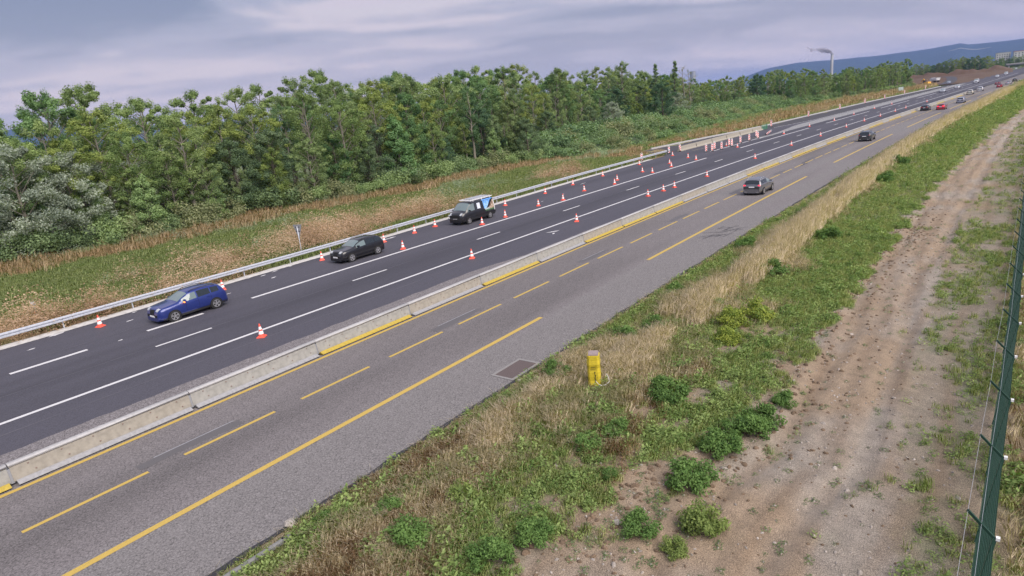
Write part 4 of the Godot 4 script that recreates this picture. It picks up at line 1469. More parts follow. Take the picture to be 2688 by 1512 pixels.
func make_signs() -> void:
	var o := thing("road_sign", "grey sign seen from behind and edge on, standing behind the guardrail", "road sign", plain(29.6, -45.3), 0.35)
	var m := MB.new(true)
	m.tube(Vector3(0, 0, 0), Vector3(0, 2.6, 0), 0.035, 0.035, 8)
	put("pole", m.done(), M.galvanised, o)
	var b := MB.new()
	b.tri(Vector3(-0.42, 2.75, -0.05), Vector3(0.0, 1.55, -0.05), Vector3(0.42, 2.75, -0.05))
	b.tri(Vector3(-0.42, 2.75, -0.08), Vector3(0.42, 2.75, -0.08), Vector3(0.0, 1.55, -0.08))
	b.quad(Vector3(-0.42, 2.75, -0.05), Vector3(0.42, 2.75, -0.05), Vector3(0.42, 2.75, -0.08), Vector3(-0.42, 2.75, -0.08))
	b.quad(Vector3(0.0, 1.55, -0.05), Vector3(-0.42, 2.75, -0.05), Vector3(-0.42, 2.75, -0.08), Vector3(0.0, 1.55, -0.08))
	b.quad(Vector3(0.42, 2.75, -0.05), Vector3(0.0, 1.55, -0.05), Vector3(0.0, 1.55, -0.08), Vector3(0.42, 2.75, -0.08))
	put("board", b.done(), M.sign_back, o)
	var br := MB.new()
	for y in [2.2, 2.55]:
		br.box(Vector3(0, y, -0.035), Vector3(0.4, 0.05, 0.028))
	put("bracket", br.done(), M.dark_metal, o)
	var w := thing("marker_plate", "small white plate on a thin stake above the brown docks", "marker", plain(11.9, -49.2), 0.5)
	var s := MB.new()
	s.box(Vector3(0, 0.45, 0), Vector3(0.04, 1.1, 0.04))
	put("stake", s.done(), M.galvanised, w)
	var p := MB.new()
	p.box(Vector3(0, 1.02, 0.03), Vector3(0.34, 0.2, 0.02))
	put("plate", p.done(), M.plate_white, w)
	var k := thing("works_board", "grey green board on two legs behind the far kerb wall", "sign board", plain(336.0, -37.6), 0.5)
	var kb := MB.new()
	kb.box(Vector3(0, 2.1, 0), Vector3(2.0, 1.5, 0.08))
	put("board", kb.done(), mat("board_green", Color(0.42, 0.5, 0.47), 0.6), k)
	for x in [-0.7, 0.7]:
		var l := MB.new()
		l.box(Vector3(x, 0.67, -0.07), Vector3(0.08, 1.34, 0.06))
		put("leg", l.done(), M.galvanised, k)
	# end of a steel rail lying in the grass at the near edge of the old road
	var r := thing("sunken_rail", "end of a grey steel rail lying in the grass by the old road", "rail", Vector3.ZERO)
	var rm := MB.new()
	sweep(rm, [Vector2(0.06, 0.02), Vector2(0.06, 0.10), Vector2(0.02, 0.15), Vector2(-0.02, 0.15), Vector2(-0.06, 0.10), Vector2(-0.06, 0.02)], 1.5, 7.1, -13.95, -13.8, 4)
	put("beam", rm.done(), mat("rail_grey", Color(0.17, 0.17, 0.18), 0.7), r)
	var rp := MB.new()
	rp.box(at(6.9, -13.82, 0.0), Vector3(0.08, 0.3, 0.08))
	rp.box(at(3.9, -13.88, 0.0), Vector3(0.08, 0.3, 0.08))
	put("foot", rp.done(), M.dark_metal, r)
	var stones := [[7.45, -14.35, 0.16, "pale stone lying on the edge of the old road"], [12.2, -13.3, 0.07, "small white stone in the dry grass"], [11.8, -6.8, 0.1, "white stone on the cracked bare earth"], [17.6, -14.1, 0.09, "pale stone beside the drain cover"]]
	for q in stones:
		var rk := put("pale_stone", rock(q[2], int(q[0] * 7.0)), M.stone, null, plain(q[0], q[1], q[2] * 0.2))
		tag(rk, q[3], "stone")

func rock(r: float, seed_value: int) -> ArrayMesh:
	var m := MB.new()
	m.tint(Color(1.25, 1.25, 1.28))
	var rows := []
	for i in 5:
		var row := []
		var phi := PI * i / 4.0
		for k in 8:
			var a := TAU * k / 8.0
			var w := r * (0.8 + 0.4 * frac(seed_value, i, k if i % 4 else 0))
			row.append(Vector3(sin(phi) * cos(a) * w * 1.2, -cos(phi) * w * 0.65, sin(phi) * sin(a) * w))
		rows.append(row)
	for i in 4:
		for k in 8:
			var q := (k + 1) % 8
			m.quad(rows[i][q], rows[i][k], rows[i + 1][k], rows[i + 1][q])
	return m.done()

# ------------------------------------------------------------------ plants
class Leaves:
	var v := PackedVector3Array()
	var n := PackedVector3Array()
	var c := PackedColorArray()
	var grey := 1.0
	var r: RandomNumberGenerator
	func ball() -> Vector3:
		while true:
			var p := Vector3(r.randf_range(-1, 1), r.randf_range(-1, 1), r.randf_range(-1, 1))
			var l := p.length()
			if l > 0.05 and l <= 1.0:
				return p / l
		return Vector3.UP
	func leaf(p: Vector3, nor: Vector3, long: float, wide: float, col: Color) -> void:
		var u := nor.cross(ball())
		if u.length() < 0.05:
			u = nor.cross(Vector3.RIGHT)
		u = u.normalized()
		var w := nor.cross(u) * wide * 0.5
		u *= long * 0.5
		var droop := -nor * long * 0.12
		for q in [p - u, p + u + droop, p - w, p - u, p + w, p + u + droop]:
			v.append(q)
			n.append(nor)
			c.append(col)
	func lobe(centre: Vector3, size: Vector3, count: int, long: float, dark_: Color, light_: Color, hang := 0.0) -> void:
		var dark := dark_ * 2.2 + Color(0.02, 0.010, 0.042) * grey
		var light := light_ * (2.1 + 0.4 * minf(grey, 1.0)) + Color(0.032, 0.012, 0.075) * grey
		var tone := r.randf()
		for i in count:
			var d := ball()
			var k := pow(r.randf(), 0.42) * (1.0 if r.randf() < 0.8 else r.randf_range(1.0, 1.3))
			if d.y < -0.2:
				k *= 0.85
			var p := centre + Vector3(d.x * size.x, d.y * size.y, d.z * size.z) * k
			var nor := (d * 0.75 + ball() * 0.75 + Vector3(0, 0.45 - hang, 0)).normalized()
			var t := clampf(tone * 0.55 + r.randf() * 0.6 - 0.08, 0.0, 1.0)
			var l := long * r.randf_range(0.6, 1.3)
			leaf(p, nor, l, l * r.randf_range(0.4, 0.65), dark.lerp(light, t))
	func mesh() -> ArrayMesh:
		var a := []
		a.resize(Mesh.ARRAY_MAX)
		a[Mesh.ARRAY_VERTEX] = v
		a[Mesh.ARRAY_NORMAL] = n
		a[Mesh.ARRAY_COLOR] = c
		var m := ArrayMesh.new()
		m.add_surface_from_arrays(Mesh.PRIMITIVE_TRIANGLES, a)
		return m

func foliage(seed_value: int) -> Leaves:
	var l := Leaves.new()
	l.r = RandomNumberGenerator.new()
	l.r.seed = seed_value
	return l

# a tree: trunk with limbs, and leaf sprays in lobes along them
func tree(called: String, seed_value: int, high: float, base: float, spread: float, profile: Array, limbs_: int, per_lobe_: int, lobe_size_: float, long_: float, dark: Color, light: Color, bark: Material, core := 0, hang := 0.0) -> Node3D:
	var o := Node3D.new()
	o.name = called
	var limbs := int(limbs_ * 1.5)
	var per_lobe := int(per_lobe_ * 0.84)
	var lobe_size := lobe_size_ * 0.8
	var long := long_ * 0.82
	var f := foliage(seed_value)
	var r := f.r
	var wood := MB.new(true)
	var spine := [Vector3.ZERO]
	var sway := Vector3(r.randf_range(-0.5, 0.5), 0, r.randf_range(-0.5, 0.5))
	for i in range(1, 7):
		var t := i / 6.0
		spine.append(Vector3(sway.x * t * t + r.randf_range(-0.15, 0.15), high * 0.93 * t, sway.z * t * t + r.randf_range(-0.15, 0.15)))
	var thick := 0.018 * high
	for i in 6:
		wood.tube(spine[i], spine[i + 1], thick * (1.0 - i / 6.0) + 0.03, thick * (1.0 - (i + 1) / 6.0) + 0.03, 7, false)
	for i in limbs:
		var t := (i + 0.5 * r.randf() + 0.25) / limbs
		var y := lerpf(base, high * 0.94, t)
		var reach := spread * poly(profile, t) * r.randf_range(0.75, 1.15)
		var az := i * 2.39996 + r.randf_range(-0.4, 0.4)
		var k := clampf(y / (high * 0.93) * 6.0, 0.0, 5.99)
		var from: Vector3 = (spine[int(k)] as Vector3).lerp(spine[int(k) + 1], k - int(k))
		from.y = maxf(from.y - reach * 0.45, base * 0.6)
		var tip := Vector3(from.x + cos(az) * reach, y + reach * r.randf_range(0.0, 0.5), from.z + sin(az) * reach)
		var midp := from.lerp(tip, 0.5) + Vector3(0, reach * 0.12, 0)
		var w := thick * 0.32 * (1.0 - t * 0.6) + 0.015
		wood.tube(from, midp, w, w * 0.7, 5, false)
		wood.tube(midp, tip, w * 0.7, 0.012, 5, false)
		var sz := lobe_size * r.randf_range(0.65, 1.25) * (1.0 - 0.35 * t)
		var tallness := r.randf_range(0.7, 1.0) if core > 0 else r.randf_range(0.9, 1.5)
		f.lobe(tip, Vector3(sz * 0.9, sz * tallness, sz * 0.9), per_lobe, long, dark, light, hang)
		f.lobe(midp.lerp(tip, 0.35) + Vector3(0, sz * 0.15, 0), Vector3(sz, sz * 0.9, sz) * 0.9, int(per_lobe * 0.7), long, dark, light, hang)
		if r.randf() < 0.6:
			var side := tip + Vector3(r.randf_range(-1, 1), r.randf_range(-0.9, 0.5), r.randf_range(-1, 1)) * sz
			f.lobe(side, Vector3(sz, sz * 0.7, sz) * 0.6, int(per_lobe * 0.4), long, dark, light, hang)
	for i in 3:
		f.lobe(spine[6] + Vector3(r.randf_range(-0.5, 0.5), 0.3 * i, r.randf_range(-0.5, 0.5)) * lobe_size * 0.7, Vector3(0.5, 0.75, 0.5) * lobe_size, int(per_lobe * 0.5), long, dark, light, hang)
	for i in core:
		var t := r.randf()
		var rad := spread * poly(profile, t) * r.randf_range(0.55, 0.95)
		var a := r.randf() * TAU
		f.lobe(Vector3(cos(a) * rad, lerpf(base * 0.8, high * 0.85, t), sin(a) * rad), Vector3.ONE * lobe_size, int(per_lobe * 0.8), long, dark, light, hang)
	put("crown", f.mesh(), M.leaf, o)
	put("trunk", wood.done(), bark, o)
	o.set_meta("category", "tree")
	return o

var kinds := {}
func make_tree_kinds() -> void:
	var g_dark := Color(0.045, 0.085, 0.026)
	var g_light := Color(0.135, 0.19, 0.06)
	var round_ := [Vector2(0, 0.75), Vector2(0.35, 1.0), Vector2(0.7, 0.8), Vector2(1, 0.3)]
	var airy := [Vector2(0, 0.5), Vector2(0.4, 0.9), Vector2(0.75, 1.0), Vector2(1, 0.35)]
	var column := [Vector2(0, 0.7), Vector2(0.3, 1.0), Vector2(0.7, 0.8), Vector2(1, 0.15)]
	kinds.broad = tree("broadleaf_tree", 101, 15.5, 1.4, 3.6, round_, 23, 360, 1.4, 0.29, g_dark, g_light, M.bark, 20)
	kinds.broad2 = tree("broadleaf_tree", 102, 15.5, 1.2, 4.0, airy, 24, 340, 1.3, 0.28, Color(0.055, 0.095, 0.03), Color(0.155, 0.205, 0.065), M.pale_bark, 18)
	kinds.airy = tree("robinia_tree", 103, 16.5, 4.5, 3.3, airy, 19, 300, 1.25, 0.26, Color(0.07, 0.105, 0.035), Color(0.165, 0.215, 0.075), M.pale_bark, 0)
	kinds.dark = tree("dark_tree", 104, 13.0, 1.2, 4.0, round_, 22, 350, 1.4, 0.28, Color(0.03, 0.062, 0.026), Color(0.09, 0.13, 0.055), M.bark, 20)
	kinds.silver = tree("silver_willow", 105, 12.5, 0.9, 4.4, [Vector2(0, 0.9), Vector2(0.4, 1.0), Vector2(0.75, 0.75), Vector2(1, 0.3)], 24, 330, 1.4, 0.31, Color(0.08, 0.105, 0.075), Color(0.185, 0.215, 0.155), M.pale_bark, 18, 0.35)
	kinds.poplar = tree("columnar_poplar", 106, 20.0, 2.0, 1.25, column, 26, 210, 0.95, 0.3, Color(0.04, 0.075, 0.028), Color(0.11, 0.16, 0.055), M.bark, 10)
	kinds.tall = tree("tall_poplar", 107, 20.0, 7.0, 2.6, airy, 16, 280, 1.2, 0.29, Color(0.05, 0.085, 0.03), Color(0.125, 0.17, 0.062), M.pale_bark, 0)
	kinds.young = tree("young_tree", 108, 8.5, 0.5, 1.9, [Vector2(0, 0.95), Vector2(0.3, 1.0), Vector2(0.7, 0.65), Vector2(1, 0.1)], 18, 300, 0.95, 0.26, Color(0.075, 0.125, 0.04), Color(0.165, 0.23, 0.08), M.bark, 6)
	kinds.bare = tree("half_bare_tree", 109, 17.0, 5.0, 2.8, airy, 13, 26, 0.9, 0.28, Color(0.10, 0.11, 0.06), Color(0.18, 0.18, 0.10), M.pale_bark, 0)
	# bushes and creeper mounds
	for k in 3:
		var o := Node3D.new()
		o.name = "hedge_bush"
		var f := foliage(200 + k)
		var w := MB.new(true)
		for i in 15:
			var a := f.r.randf() * TAU
			var d := sqrt(f.r.randf()) * 1.8
			var y := f.r.randf_range(0.5, 2.7 - d * 0.5)
			f.lobe(Vector3(cos(a) * d, y, sin(a) * d), Vector3(0.95, 0.8, 0.95), 230, 0.22, [Color(0.045, 0.078, 0.026), Color(0.06, 0.10, 0.03), Color(0.065, 0.085, 0.03)][k], [Color(0.115, 0.165, 0.055), Color(0.15, 0.205, 0.065), Color(0.15, 0.165, 0.065)][k])
			if i < 6:
				w.tube(Vector3(cos(a) * 0.2, 0, sin(a) * 0.2), Vector3(cos(a) * d * 0.8, y, sin(a) * d * 0.8), 0.05, 0.02, 5, false)
		put("foliage", f.mesh(), M.leaf, o)
		put("stem", w.done(), M.bark, o)
		o.set_meta("category", "bush")
		kinds["bush%d" % k] = o
	for k in 2:
		var o := Node3D.new()
		o.name = "creeper_mound"
		var f := foliage(230 + k)
		for i in 34:
			var a := f.r.randf() * TAU
			var d := sqrt(f.r.randf()) * 4.6
			var y := (1.0 - d * d / 30.0) * f.r.randf_range(1.3, 2.6)
			f.lobe(Vector3(cos(a) * d, y, sin(a) * d), Vector3(1.5, 0.7, 1.5), 270, 0.30, [Color(0.022, 0.05, 0.014), Color(0.028, 0.06, 0.018)][k], [Color(0.095, 0.155, 0.04), Color(0.108, 0.17, 0.05)][k])
		put("foliage", f.mesh(), M.leaf, o)
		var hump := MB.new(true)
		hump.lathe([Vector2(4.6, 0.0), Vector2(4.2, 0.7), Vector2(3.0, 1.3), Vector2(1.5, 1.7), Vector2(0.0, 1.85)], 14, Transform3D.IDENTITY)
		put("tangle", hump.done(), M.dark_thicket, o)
		o.set_meta("category", "creeper")
		kinds["creeper%d" % k] = o

const SKYLINE := [Vector2(-90, 3.9), Vector2(-76, 3.8), Vector2(-73.5, 3.7), Vector2(-69.8, 4.1), Vector2(-67, 3.5), Vector2(-64.1, 3.9), Vector2(-62.8, 3.4), Vector2(-58.7, 3.05), Vector2(-55.8, 3.9), Vector2(-53, 3.95), Vector2(-50.4, 3.75), Vector2(-46.5, 3.4), Vector2(-43.5, 3.2), Vector2(-40, 3.35), Vector2(-34, 2.9), Vector2(-29, 2.45), Vector2(-25, 1.75), Vector2(-23.2, 1.4), Vector2(-22.3, 0.95), Vector2(-20.9, 0.8), Vector2(-19.7, 1.0), Vector2(-16.6, 0.95), Vector2(-13.7, 0.66), Vector2(-10.9, 0.48), Vector2(-8.2, 0.6), Vector2(-6.5, 0.85), Vector2(-5.5, 0.6), Vector2(0, 0.4)]

func plant_tree(kind: String, s: float, d: float, high: float, natural: float, label: String, group: String, turn: float, tint_k: int) -> void:
	var o := dup(kinds[kind], plain(s, d, -0.1), turn, label, group, high / natural)
	var crown: MeshInstance3D = o.get_child(0)
	crown.material_override = M["leaf%d" % tint_k] if tint_k > 0 else M.leaf

func make_woods() -> void:
	for k in range(1, 5):
		var m: StandardMaterial3D = M.leaf.duplicate()
		m.albedo_color = [Color.WHITE, Color(0.90, 0.92, 0.86), Color(1.0, 0.97, 0.82), Color(0.82, 0.9, 0.88), Color(1.0, 1.0, 0.95)][k]
		M["leaf%d" % k] = m
	var natural := {"broad": 15.8, "broad2": 15.8, "airy": 16.8, "dark": 13.2, "silver": 12.7, "poplar": 20.3, "tall": 20.3, "young": 8.7, "bare": 17.2}
	var plan := []
	# single trees that stand out: s, d, kind, height, label
	for q in [
		[20.5, -78.6, "silver", 11.8, "silver grey willow at the forest edge, the palest crown in the woods"],
		[25.5, -79.5, "silver", 10.4, "smaller silver grey willow beside the palest crown"],
		[31.5, -76.8, "young", 7.2, "bright green young tree right of the silver willows"],
		[37.5, -78.0, "airy", 14.2, "tree with a visible pale trunk right of the silver willows"],
		[44.5, -79.5, "dark", 10.2, "dense dark tree at the forest edge behind the road sign"],
		[49.5, -79.0, "dark", 11.0, "broad dark tree beside the dense one at the forest edge"],
		[40.2, -77.6, "young", 5.0, "low pale young tree in front of the pale trunk"],
		[69.0, -74.3, "young", 11.2, "conical light green young tree at the forest edge above the black van"],
		[66.5, -77.0, "dark", 10.0, "dark tree left of the conical young tree"],
		[82.0, -84.0, "tall", 18.6, "tall poplar whose top rises over the woods above the van"],
		[97.0, -70.0, "dark", 8.6, "ivy covered dark tree standing alone in front of the creepers"],
		[91.0, -73.5, "young", 7.5, "young tree left of the lone ivy covered tree"],
		[142.0, -92.0, "tall", 20.0, "tall poplar with an open crown, left of the columnar pair"],
		[149.0, -95.0, "tall", 19.0, "second tall poplar with an open crown beside the first"],
		[178.0, -92.0, "tall", 21.5, "tall pale trunked poplar between the open crowned pair and the columns"],
		[206.0, -94.0, "poplar", 21.0, "narrow columnar poplar, left one of the pair on the skyline"],
		[218.0, -92.5, "poplar", 21.8, "narrow columnar poplar, right one of the pair on the skyline"],
		[183.0, -81.5, "dark", 14.0, "large dark round tree rising out of the creepers"],
		[205.0, -86.0, "silver", 10.0, "grey green willow right of the large dark round tree"],
		[160.0, -86.0, "silver", 9.5, "grey green willow left of the large dark round tree"],
		[228.0, -93.0, "bare", 19.5, "half bare tree on the skyline right of the columnar poplars"],
		[236.0, -94.0, "bare", 18.5, "second half bare tree on the skyline by the cooling tower"],
		[118.0, -90.0, "bare", 17.5, "half bare tree with grey limbs behind the creepers"],
		[434.0, -46.5, "broad", 16.5, "tall light green tree at the far end of the woods"]]:
		plan.append(q)
	var words := {"broad": "green broadleaf tree", "broad2": "light green broadleaf tree", "airy": "open crowned robinia", "dark": "dark green dense tree", "tall": "tall thin poplar", "young": "young light green tree", "silver": "grey green willow", "bare": "half bare tree"}
	var mix := ["broad", "broad2", "airy", "tall", "broad2", "dark", "airy", "tall", "broad2", "airy"]
	var rows := [[1.8, 4.4, 0.58, "outer row"], [4.5, 5.0, 0.92, "front row"], [10.0, 5.6, 1.0, "second row"], [17.0, 6.4, 1.04, "third row"], [26.0, 8.0, 1.08, "fourth row"]]
	for ri in 5:
		var row: Array = rows[ri]
		var s := 4.0 + ri * 1.3
		var found := []
		while s < 440.0:
			var deep: float = row[0]
			if s > 98.0 and s < 300.0:
				deep += 21.0
			elif s >= 300.0:
				deep += 2.0
			var d: float = poly(FOREST, s) - deep + rng.randf_range(-1.6, 1.6)
			var r := sqrt(s * s + d * d)
			var az := rad_to_deg(atan2(d, s))
			var limit := 10.2 + r * tan(deg_to_rad(poly(SKYLINE, az)))
			var kind: String = mix[rng.randi() % mix.size()]
			var high := clampf(limit, 8.0, 22.0) * float(row[2]) * rng.randf_range(0.80, 1.06) * (0.99 if az < -66.0 else 1.0)
			if kind == "dark":
				high *= 0.85
			found.append([s, d, kind, high])
			s += float(row[1]) * rng.randf_range(0.75, 1.25) * (1.0 if s < 110.0 else 1.35)
		for i in found.size():
			var q: Array = found[i]
			plan.append([q[0], q[1], q[2], q[3], "%s in the %s of the woods, %s from the near end" % [words[q[2]], row[3], nth(i + 1)]])
	for q in plan:
		plant_tree(q[2], q[0], q[1], q[3], natural[q[2]], q[4], "trees of the woods beyond the motorway", rng.randf() * TAU, 0 if q[2] == "silver" else rng.randi() % 5)
	# undergrowth along the edge
	var s := 9.0
	var n := 1
	while s < 440.0:
		for k in 2:
			var d := poly(FOREST, s) - 0.5 - k * 2.6 + rng.randf_range(-0.7, 0.7)
			if s > 98.0 and k == 0 and rng.randf() < 0.45:
				continue
			var grow := rng.randf_range(0.8, 1.35) * (1.0 if s < 100.0 else 0.95)
			dup(kinds["bush%d" % (rng.randi() % 3)], plain(s + rng.randf_range(-0.8, 0.8), d, -0.15), rng.randf() * TAU, "leafy undergrowth bush at the foot of the woods, %s from the near end" % nth(n), "bushes along the edge of the woods", grow)
			n += 1
		s += 3.0 if s < 100.0 else 5.4
	for q in [[131.0, -68.5, 2, 2.0, "broad brownish bush before the creepers, left one of three"], [137.0, -69.0, 0, 1.8, "broad dark bush before the creepers, middle one of three"], [149.0, -70.5, 2, 1.9, "broad brownish bush before the creepers, right one of three"]]:
		dup(kinds["bush%d" % q[2]], plain(q[0], q[1], -0.1), q[0], q[4], "shrubs among the creepers", q[3])
	n = 1
	s = 84.0
	while s < 330.0:
		for k in 3:
			var d := poly(FOREST, s) - 4.0 - k * 6.5 + rng.randf_range(-1.8, 1.8)
			if s < 104.0 and k == 1:
				continue
			dup(kinds["creeper%d" % (rng.randi() % 2)], plain(s + rng.randf_range(-2, 2), d, -0.2 + k * 0.25), rng.randf() * TAU, "low mound overgrown with green creeper before the trees, %s from the near end" % nth(n), "creeper covered mounds", rng.randf_range(0.95, 1.45) * (1.0 + 0.22 * k) * (0.75 if s < 100.0 else 1.0))
			n += 1
		if s > 100.0 and rng.randf() < 0.8:
			var d2 := poly(FOREST, s) - rng.randf_range(1.0, 17.0)
			dup(kinds["bush%d" % (2 if rng.randf() < 0.6 else 0)], plain(s + 3.0, d2, 0.2), rng.randf() * TAU, "shrub growing up through the green creepers, %s from the near end" % nth(n), "shrubs among the creepers", rng.randf_range(1.2, 1.8))
		s += 6.2
	for k in kinds:
		if not k.begins_with("broad") and k != "dark":
			kinds[k].free()

# scattered ground plants: one object each
func scatter(called: String, label: String, m: Mesh, material: Material, where: Array, colours: PackedColorArray) -> void:
	var mm := MultiMesh.new()
	mm.transform_format = MultiMesh.TRANSFORM_3D
	mm.use_colors = true
	mm.mesh = m
	mm.instance_count = where.size()
	for i in where.size():
		mm.set_instance_transform(i, where[i])
		mm.set_instance_color(i, colours[i])
	var o := MultiMeshInstance3D.new()
	o.name = numbered(called)
	o.multimesh = mm
	o.material_override = material
	add_child(o)
	tag(o, label, "", "", "stuff")

func blades(seed_value: int, count: int, high: float, spread: float, wide: float, lean: float) -> ArrayMesh:
	var f := foliage(seed_value)
	for i in count:
		var a := f.r.randf() * TAU
		var d := sqrt(f.r.randf()) * spread
		var p := Vector3(cos(a) * d, 0, sin(a) * d)
		var t := f.r.randf() * TAU
		var out := Vector3(cos(t), 0, sin(t)) * lean * f.r.randf_range(0.3, 1.2)
		var h := high * f.r.randf_range(0.55, 1.15)
		var mid := p + out * 0.35 * h + Vector3(0, h * 0.6, 0)
		var tip := p + out * h + Vector3(0, h * (1.0 - 0.25 * out.length()), 0)
		var w := Vector3(-sin(t + 0.9), 0, cos(t + 0.9)) * wide
		var nor := Vector3(cos(t) * 0.5, 0.8, sin(t) * 0.5).normalized()
		var k := f.r.randf_range(0.75, 1.2)
		for tri in [[p - w, mid - w, p + w], [p + w, mid - w, mid + w], [mid - w, tip, mid + w]]:
			var face: Vector3 = (tri[2] - tri[0]).cross(tri[1] - tri[0])
			for q in ([0, 1, 2] if face.dot(nor) > 0.0 else [0, 2, 1]):
				f.v.append(tri[q])
				f.n.append(nor)
				f.c.append(Color(k, k, k))
	return f.mesh()

func clump(seed_value: int, count: int, size: Vector3, long: float) -> ArrayMesh:
	var f := foliage(seed_value)
	for i in count:
		var d := f.ball()
		var k := pow(f.r.randf(), 0.5)
		var p := Vector3(d.x * size.x * k, absf(d.y) * size.y * k + 0.02, d.z * size.z * k)
		var t := f.r.randf_range(0.65, 1.25)
		f.leaf(p, (d * 0.5 + f.ball() * 0.5 + Vector3(0, 0.9, 0)).normalized(), long * f.r.randf_range(0.6, 1.3), long * 0.5, Color(t, t, t))
	return f.mesh()

func stand(p: Vector3, turn: float, grow: float, tall := 1.0, tilt := 0.0) -> Transform3D:
	var b := Basis(Vector3.UP, turn) * Basis(Vector3.RIGHT, tilt)
	return Transform3D(b.scaled_local(Vector3(grow, grow * tall, grow)), p)

func make_right_plants() -> void:
	var straw := []
	var straw_c := PackedColorArray()
	var green := []
	var green_c := PackedColorArray()
	var weed := []
	var weed_c := PackedColorArray()
	var dock := []
	var dock_c := PackedColorArray()
	var stones := []
	var stones_c := PackedColorArray()
	var clods := []
	var clods_c := PackedColorArray()
	var tall := []
	var tall_c := PackedColorArray()
	for i in 26000:
		var t := rng.randf()
		var s := 13.0 + 60.0 * t if i % 2 else 60.0 + 200.0 * t
		var wide := 1.5 if s < 28.0 else 1.05
		var e := poly(STRAW, s) + (rng.randf() + rng.randf() - 1.0) * wide
		if N.patch.get_noise_2d(s * 1.2, e * 3.0) + 0.16 + smoothstep(20.0, 38.0, s) * 0.3 < 0.1 + rng.randf() * 0.3:
			continue
		var far := 1.0 + maxf(0.0, s - 45.0) * 0.006
		var lift := 0.62 + 0.38 * smoothstep(20.0, 36.0, s)
		tall.append(stand(at(s, e, right_height(s, e) - 0.02), rng.randf() * TAU, rng.randf_range(0.7, 1.2) * far, lift * rng.randf_range(0.75, 1.1), rng.randf_range(-0.2, 0.2)))
		tall_c.append(Color(0.92, 0.77, 0.62).lerp(Color(0.58, 0.47, 0.33), rng.randf()))
	scatter("tall_straw", "tall pale straw standing in a band along the right verge", blades(305, 26, 0.95, 0.2, 0.006, 0.42), M.blade, tall, tall_c)
	for i in 150000:
		var t := rng.randf()
		var s := 3.0 + t * 47.0 if i % 5 < 3 else 45.0 + t * t * 330.0
		var e := rng.randf_range(-14.25, 8.0) if i % 3 else rng.randf_range(-14.2, -5.0)
		var z := zone(s, e)
		var far := 1.0 + maxf(0.0, s - 45.0) * 0.012
		var p := at(s, e, right_height(s, e) - 0.01)
		var pick := rng.randf()
		var u := rng.randf()
		if z.b > 0.6 and pick < 0.10:
			var k := rng.randf_range(0.012, 0.045) * (1.0 if u < 0.93 else 1.8)
			stones.append(Transform3D(Basis.from_euler(Vector3(u * 6.0, pick * 60.0, 0)).scaled_local(Vector3.ONE * k * far), p + Vector3(0, 0.012, 0)))
			var g := rng.randf_range(0.75, 1.3)
			stones_c.append(Color(g, g * 0.97, g * 0.95))
		if z.b > 0.55 and e < -1.0 and s < 60.0 and pick > 0.9:
			var near_rim := smoothstep(3.0, 0.5, absf(e - poly(DIRT_LEFT, s)))
			if u < 0.35 + near_rim * 0.65:
				clods.append(Transform3D(Basis.from_euler(Vector3(u * 9.0, pick * 70.0, 0)).scaled_local(Vector3.ONE * rng.randf_range(0.02, 0.05 + 0.05 * near_rim)), p + Vector3(0, 0.01, 0)))
				clods_c.append(Color(0.40, 0.28, 0.19) * rng.randf_range(0.75, 1.15))
		if z.r > 0.05 and pick < z.r * (1.0 - z.b * 0.75) * 0.55:
			var short_ := smoothstep(-14.3, -13.0, e) * 0.65 + 0.35
			straw.append(stand(p, u * TAU, rng.randf_range(0.7, 1.25) * far, short_ * rng.randf_range(0.7, 1.15), rng.randf_range(-0.25, 0.25)))
			var c := Color(0.88, 0.73, 0.56).lerp(Color(0.52, 0.43, 0.27), rng.randf()).lerp(Color(0.24, 0.26, 0.10), clampf(z.g - 0.4, 0, 0.5))
			if z.a > 0.3 and u < z.a:
				c = Color(0.30, 0.19, 0.11)
			straw_c.append(c)
		elif pick < z.r * 0.3 + z.g * (1.0 - z.b * 0.6) * 0.95:
			if u < 0.4:
				green.append(stand(p, u * 90.0, rng.randf_range(0.5, 1.0) * far, rng.randf_range(0.6, 1.0), rng.randf_range(-0.2, 0.2)))
				green_c.append(Color(0.26, 0.35, 0.11).lerp(Color(0.46, 0.48, 0.21), rng.randf()))
			else:
				var lush: float = 1.0 + 1.1 * N.patch.get_noise_2d(s * 5.0, e * 5.0)
				weed.append(stand(p, u * 90.0, rng.randf_range(0.5, 1.25) * far * (1.0 - z.b * 0.45) * lush, rng.randf_range(0.7, 1.5)))
				weed_c.append(Color(0.17, 0.275, 0.08).lerp(Color(0.40, 0.50, 0.19), clampf(rng.randf() * 0.7 + N.fine.get_noise_2d(s * 0.8, e * 0.8) * 0.8 + 0.1, 0.0, 1.0)))
		elif z.b > 0.5 and pick < z.g * 0.5 + (0.06 if s < 17.0 and e < -2.5 else 0.02):
			weed.append(stand(p, u * 90.0, rng.randf_range(0.3, 0.8), 0.6))
			weed_c.append(Color(0.14, 0.21, 0.10).lerp(Color(0.25, 0.31, 0.15), rng.randf()))
		elif z.a > 0.35 and pick < z.a * 0.5:
			dock.append(stand(p, u * TAU, rng.randf_range(0.5, 1.0), rng.randf_range(0.7, 1.2)))
			dock_c.append(Color(0.28, 0.16, 0.10).lerp(Color(0.42, 0.29, 0.19), rng.randf()))
	var clod_mesh := rock(1.0, 9)
	scatter("dry_grass", "dry straw coloured grass on the right verge", blades(301, 20, 0.42, 0.18, 0.006, 0.8), M.blade, straw, straw_c)
	scatter("green_grass", "green grass tufts on the right verge", blades(302, 20, 0.36, 0.14, 0.008, 0.6), M.blade, green, green_c)
	scatter("green_weeds", "low leafy weeds on the right verge and track", clump(303, 26, Vector3(0.2, 0.22, 0.2), 0.085), M.leaf, weed, weed_c)
	scatter("brown_docks", "withered brown dock stalks on the right verge", clump(304, 22, Vector3(0.14, 0.45, 0.14), 0.05), M.leaf, dock, dock_c)
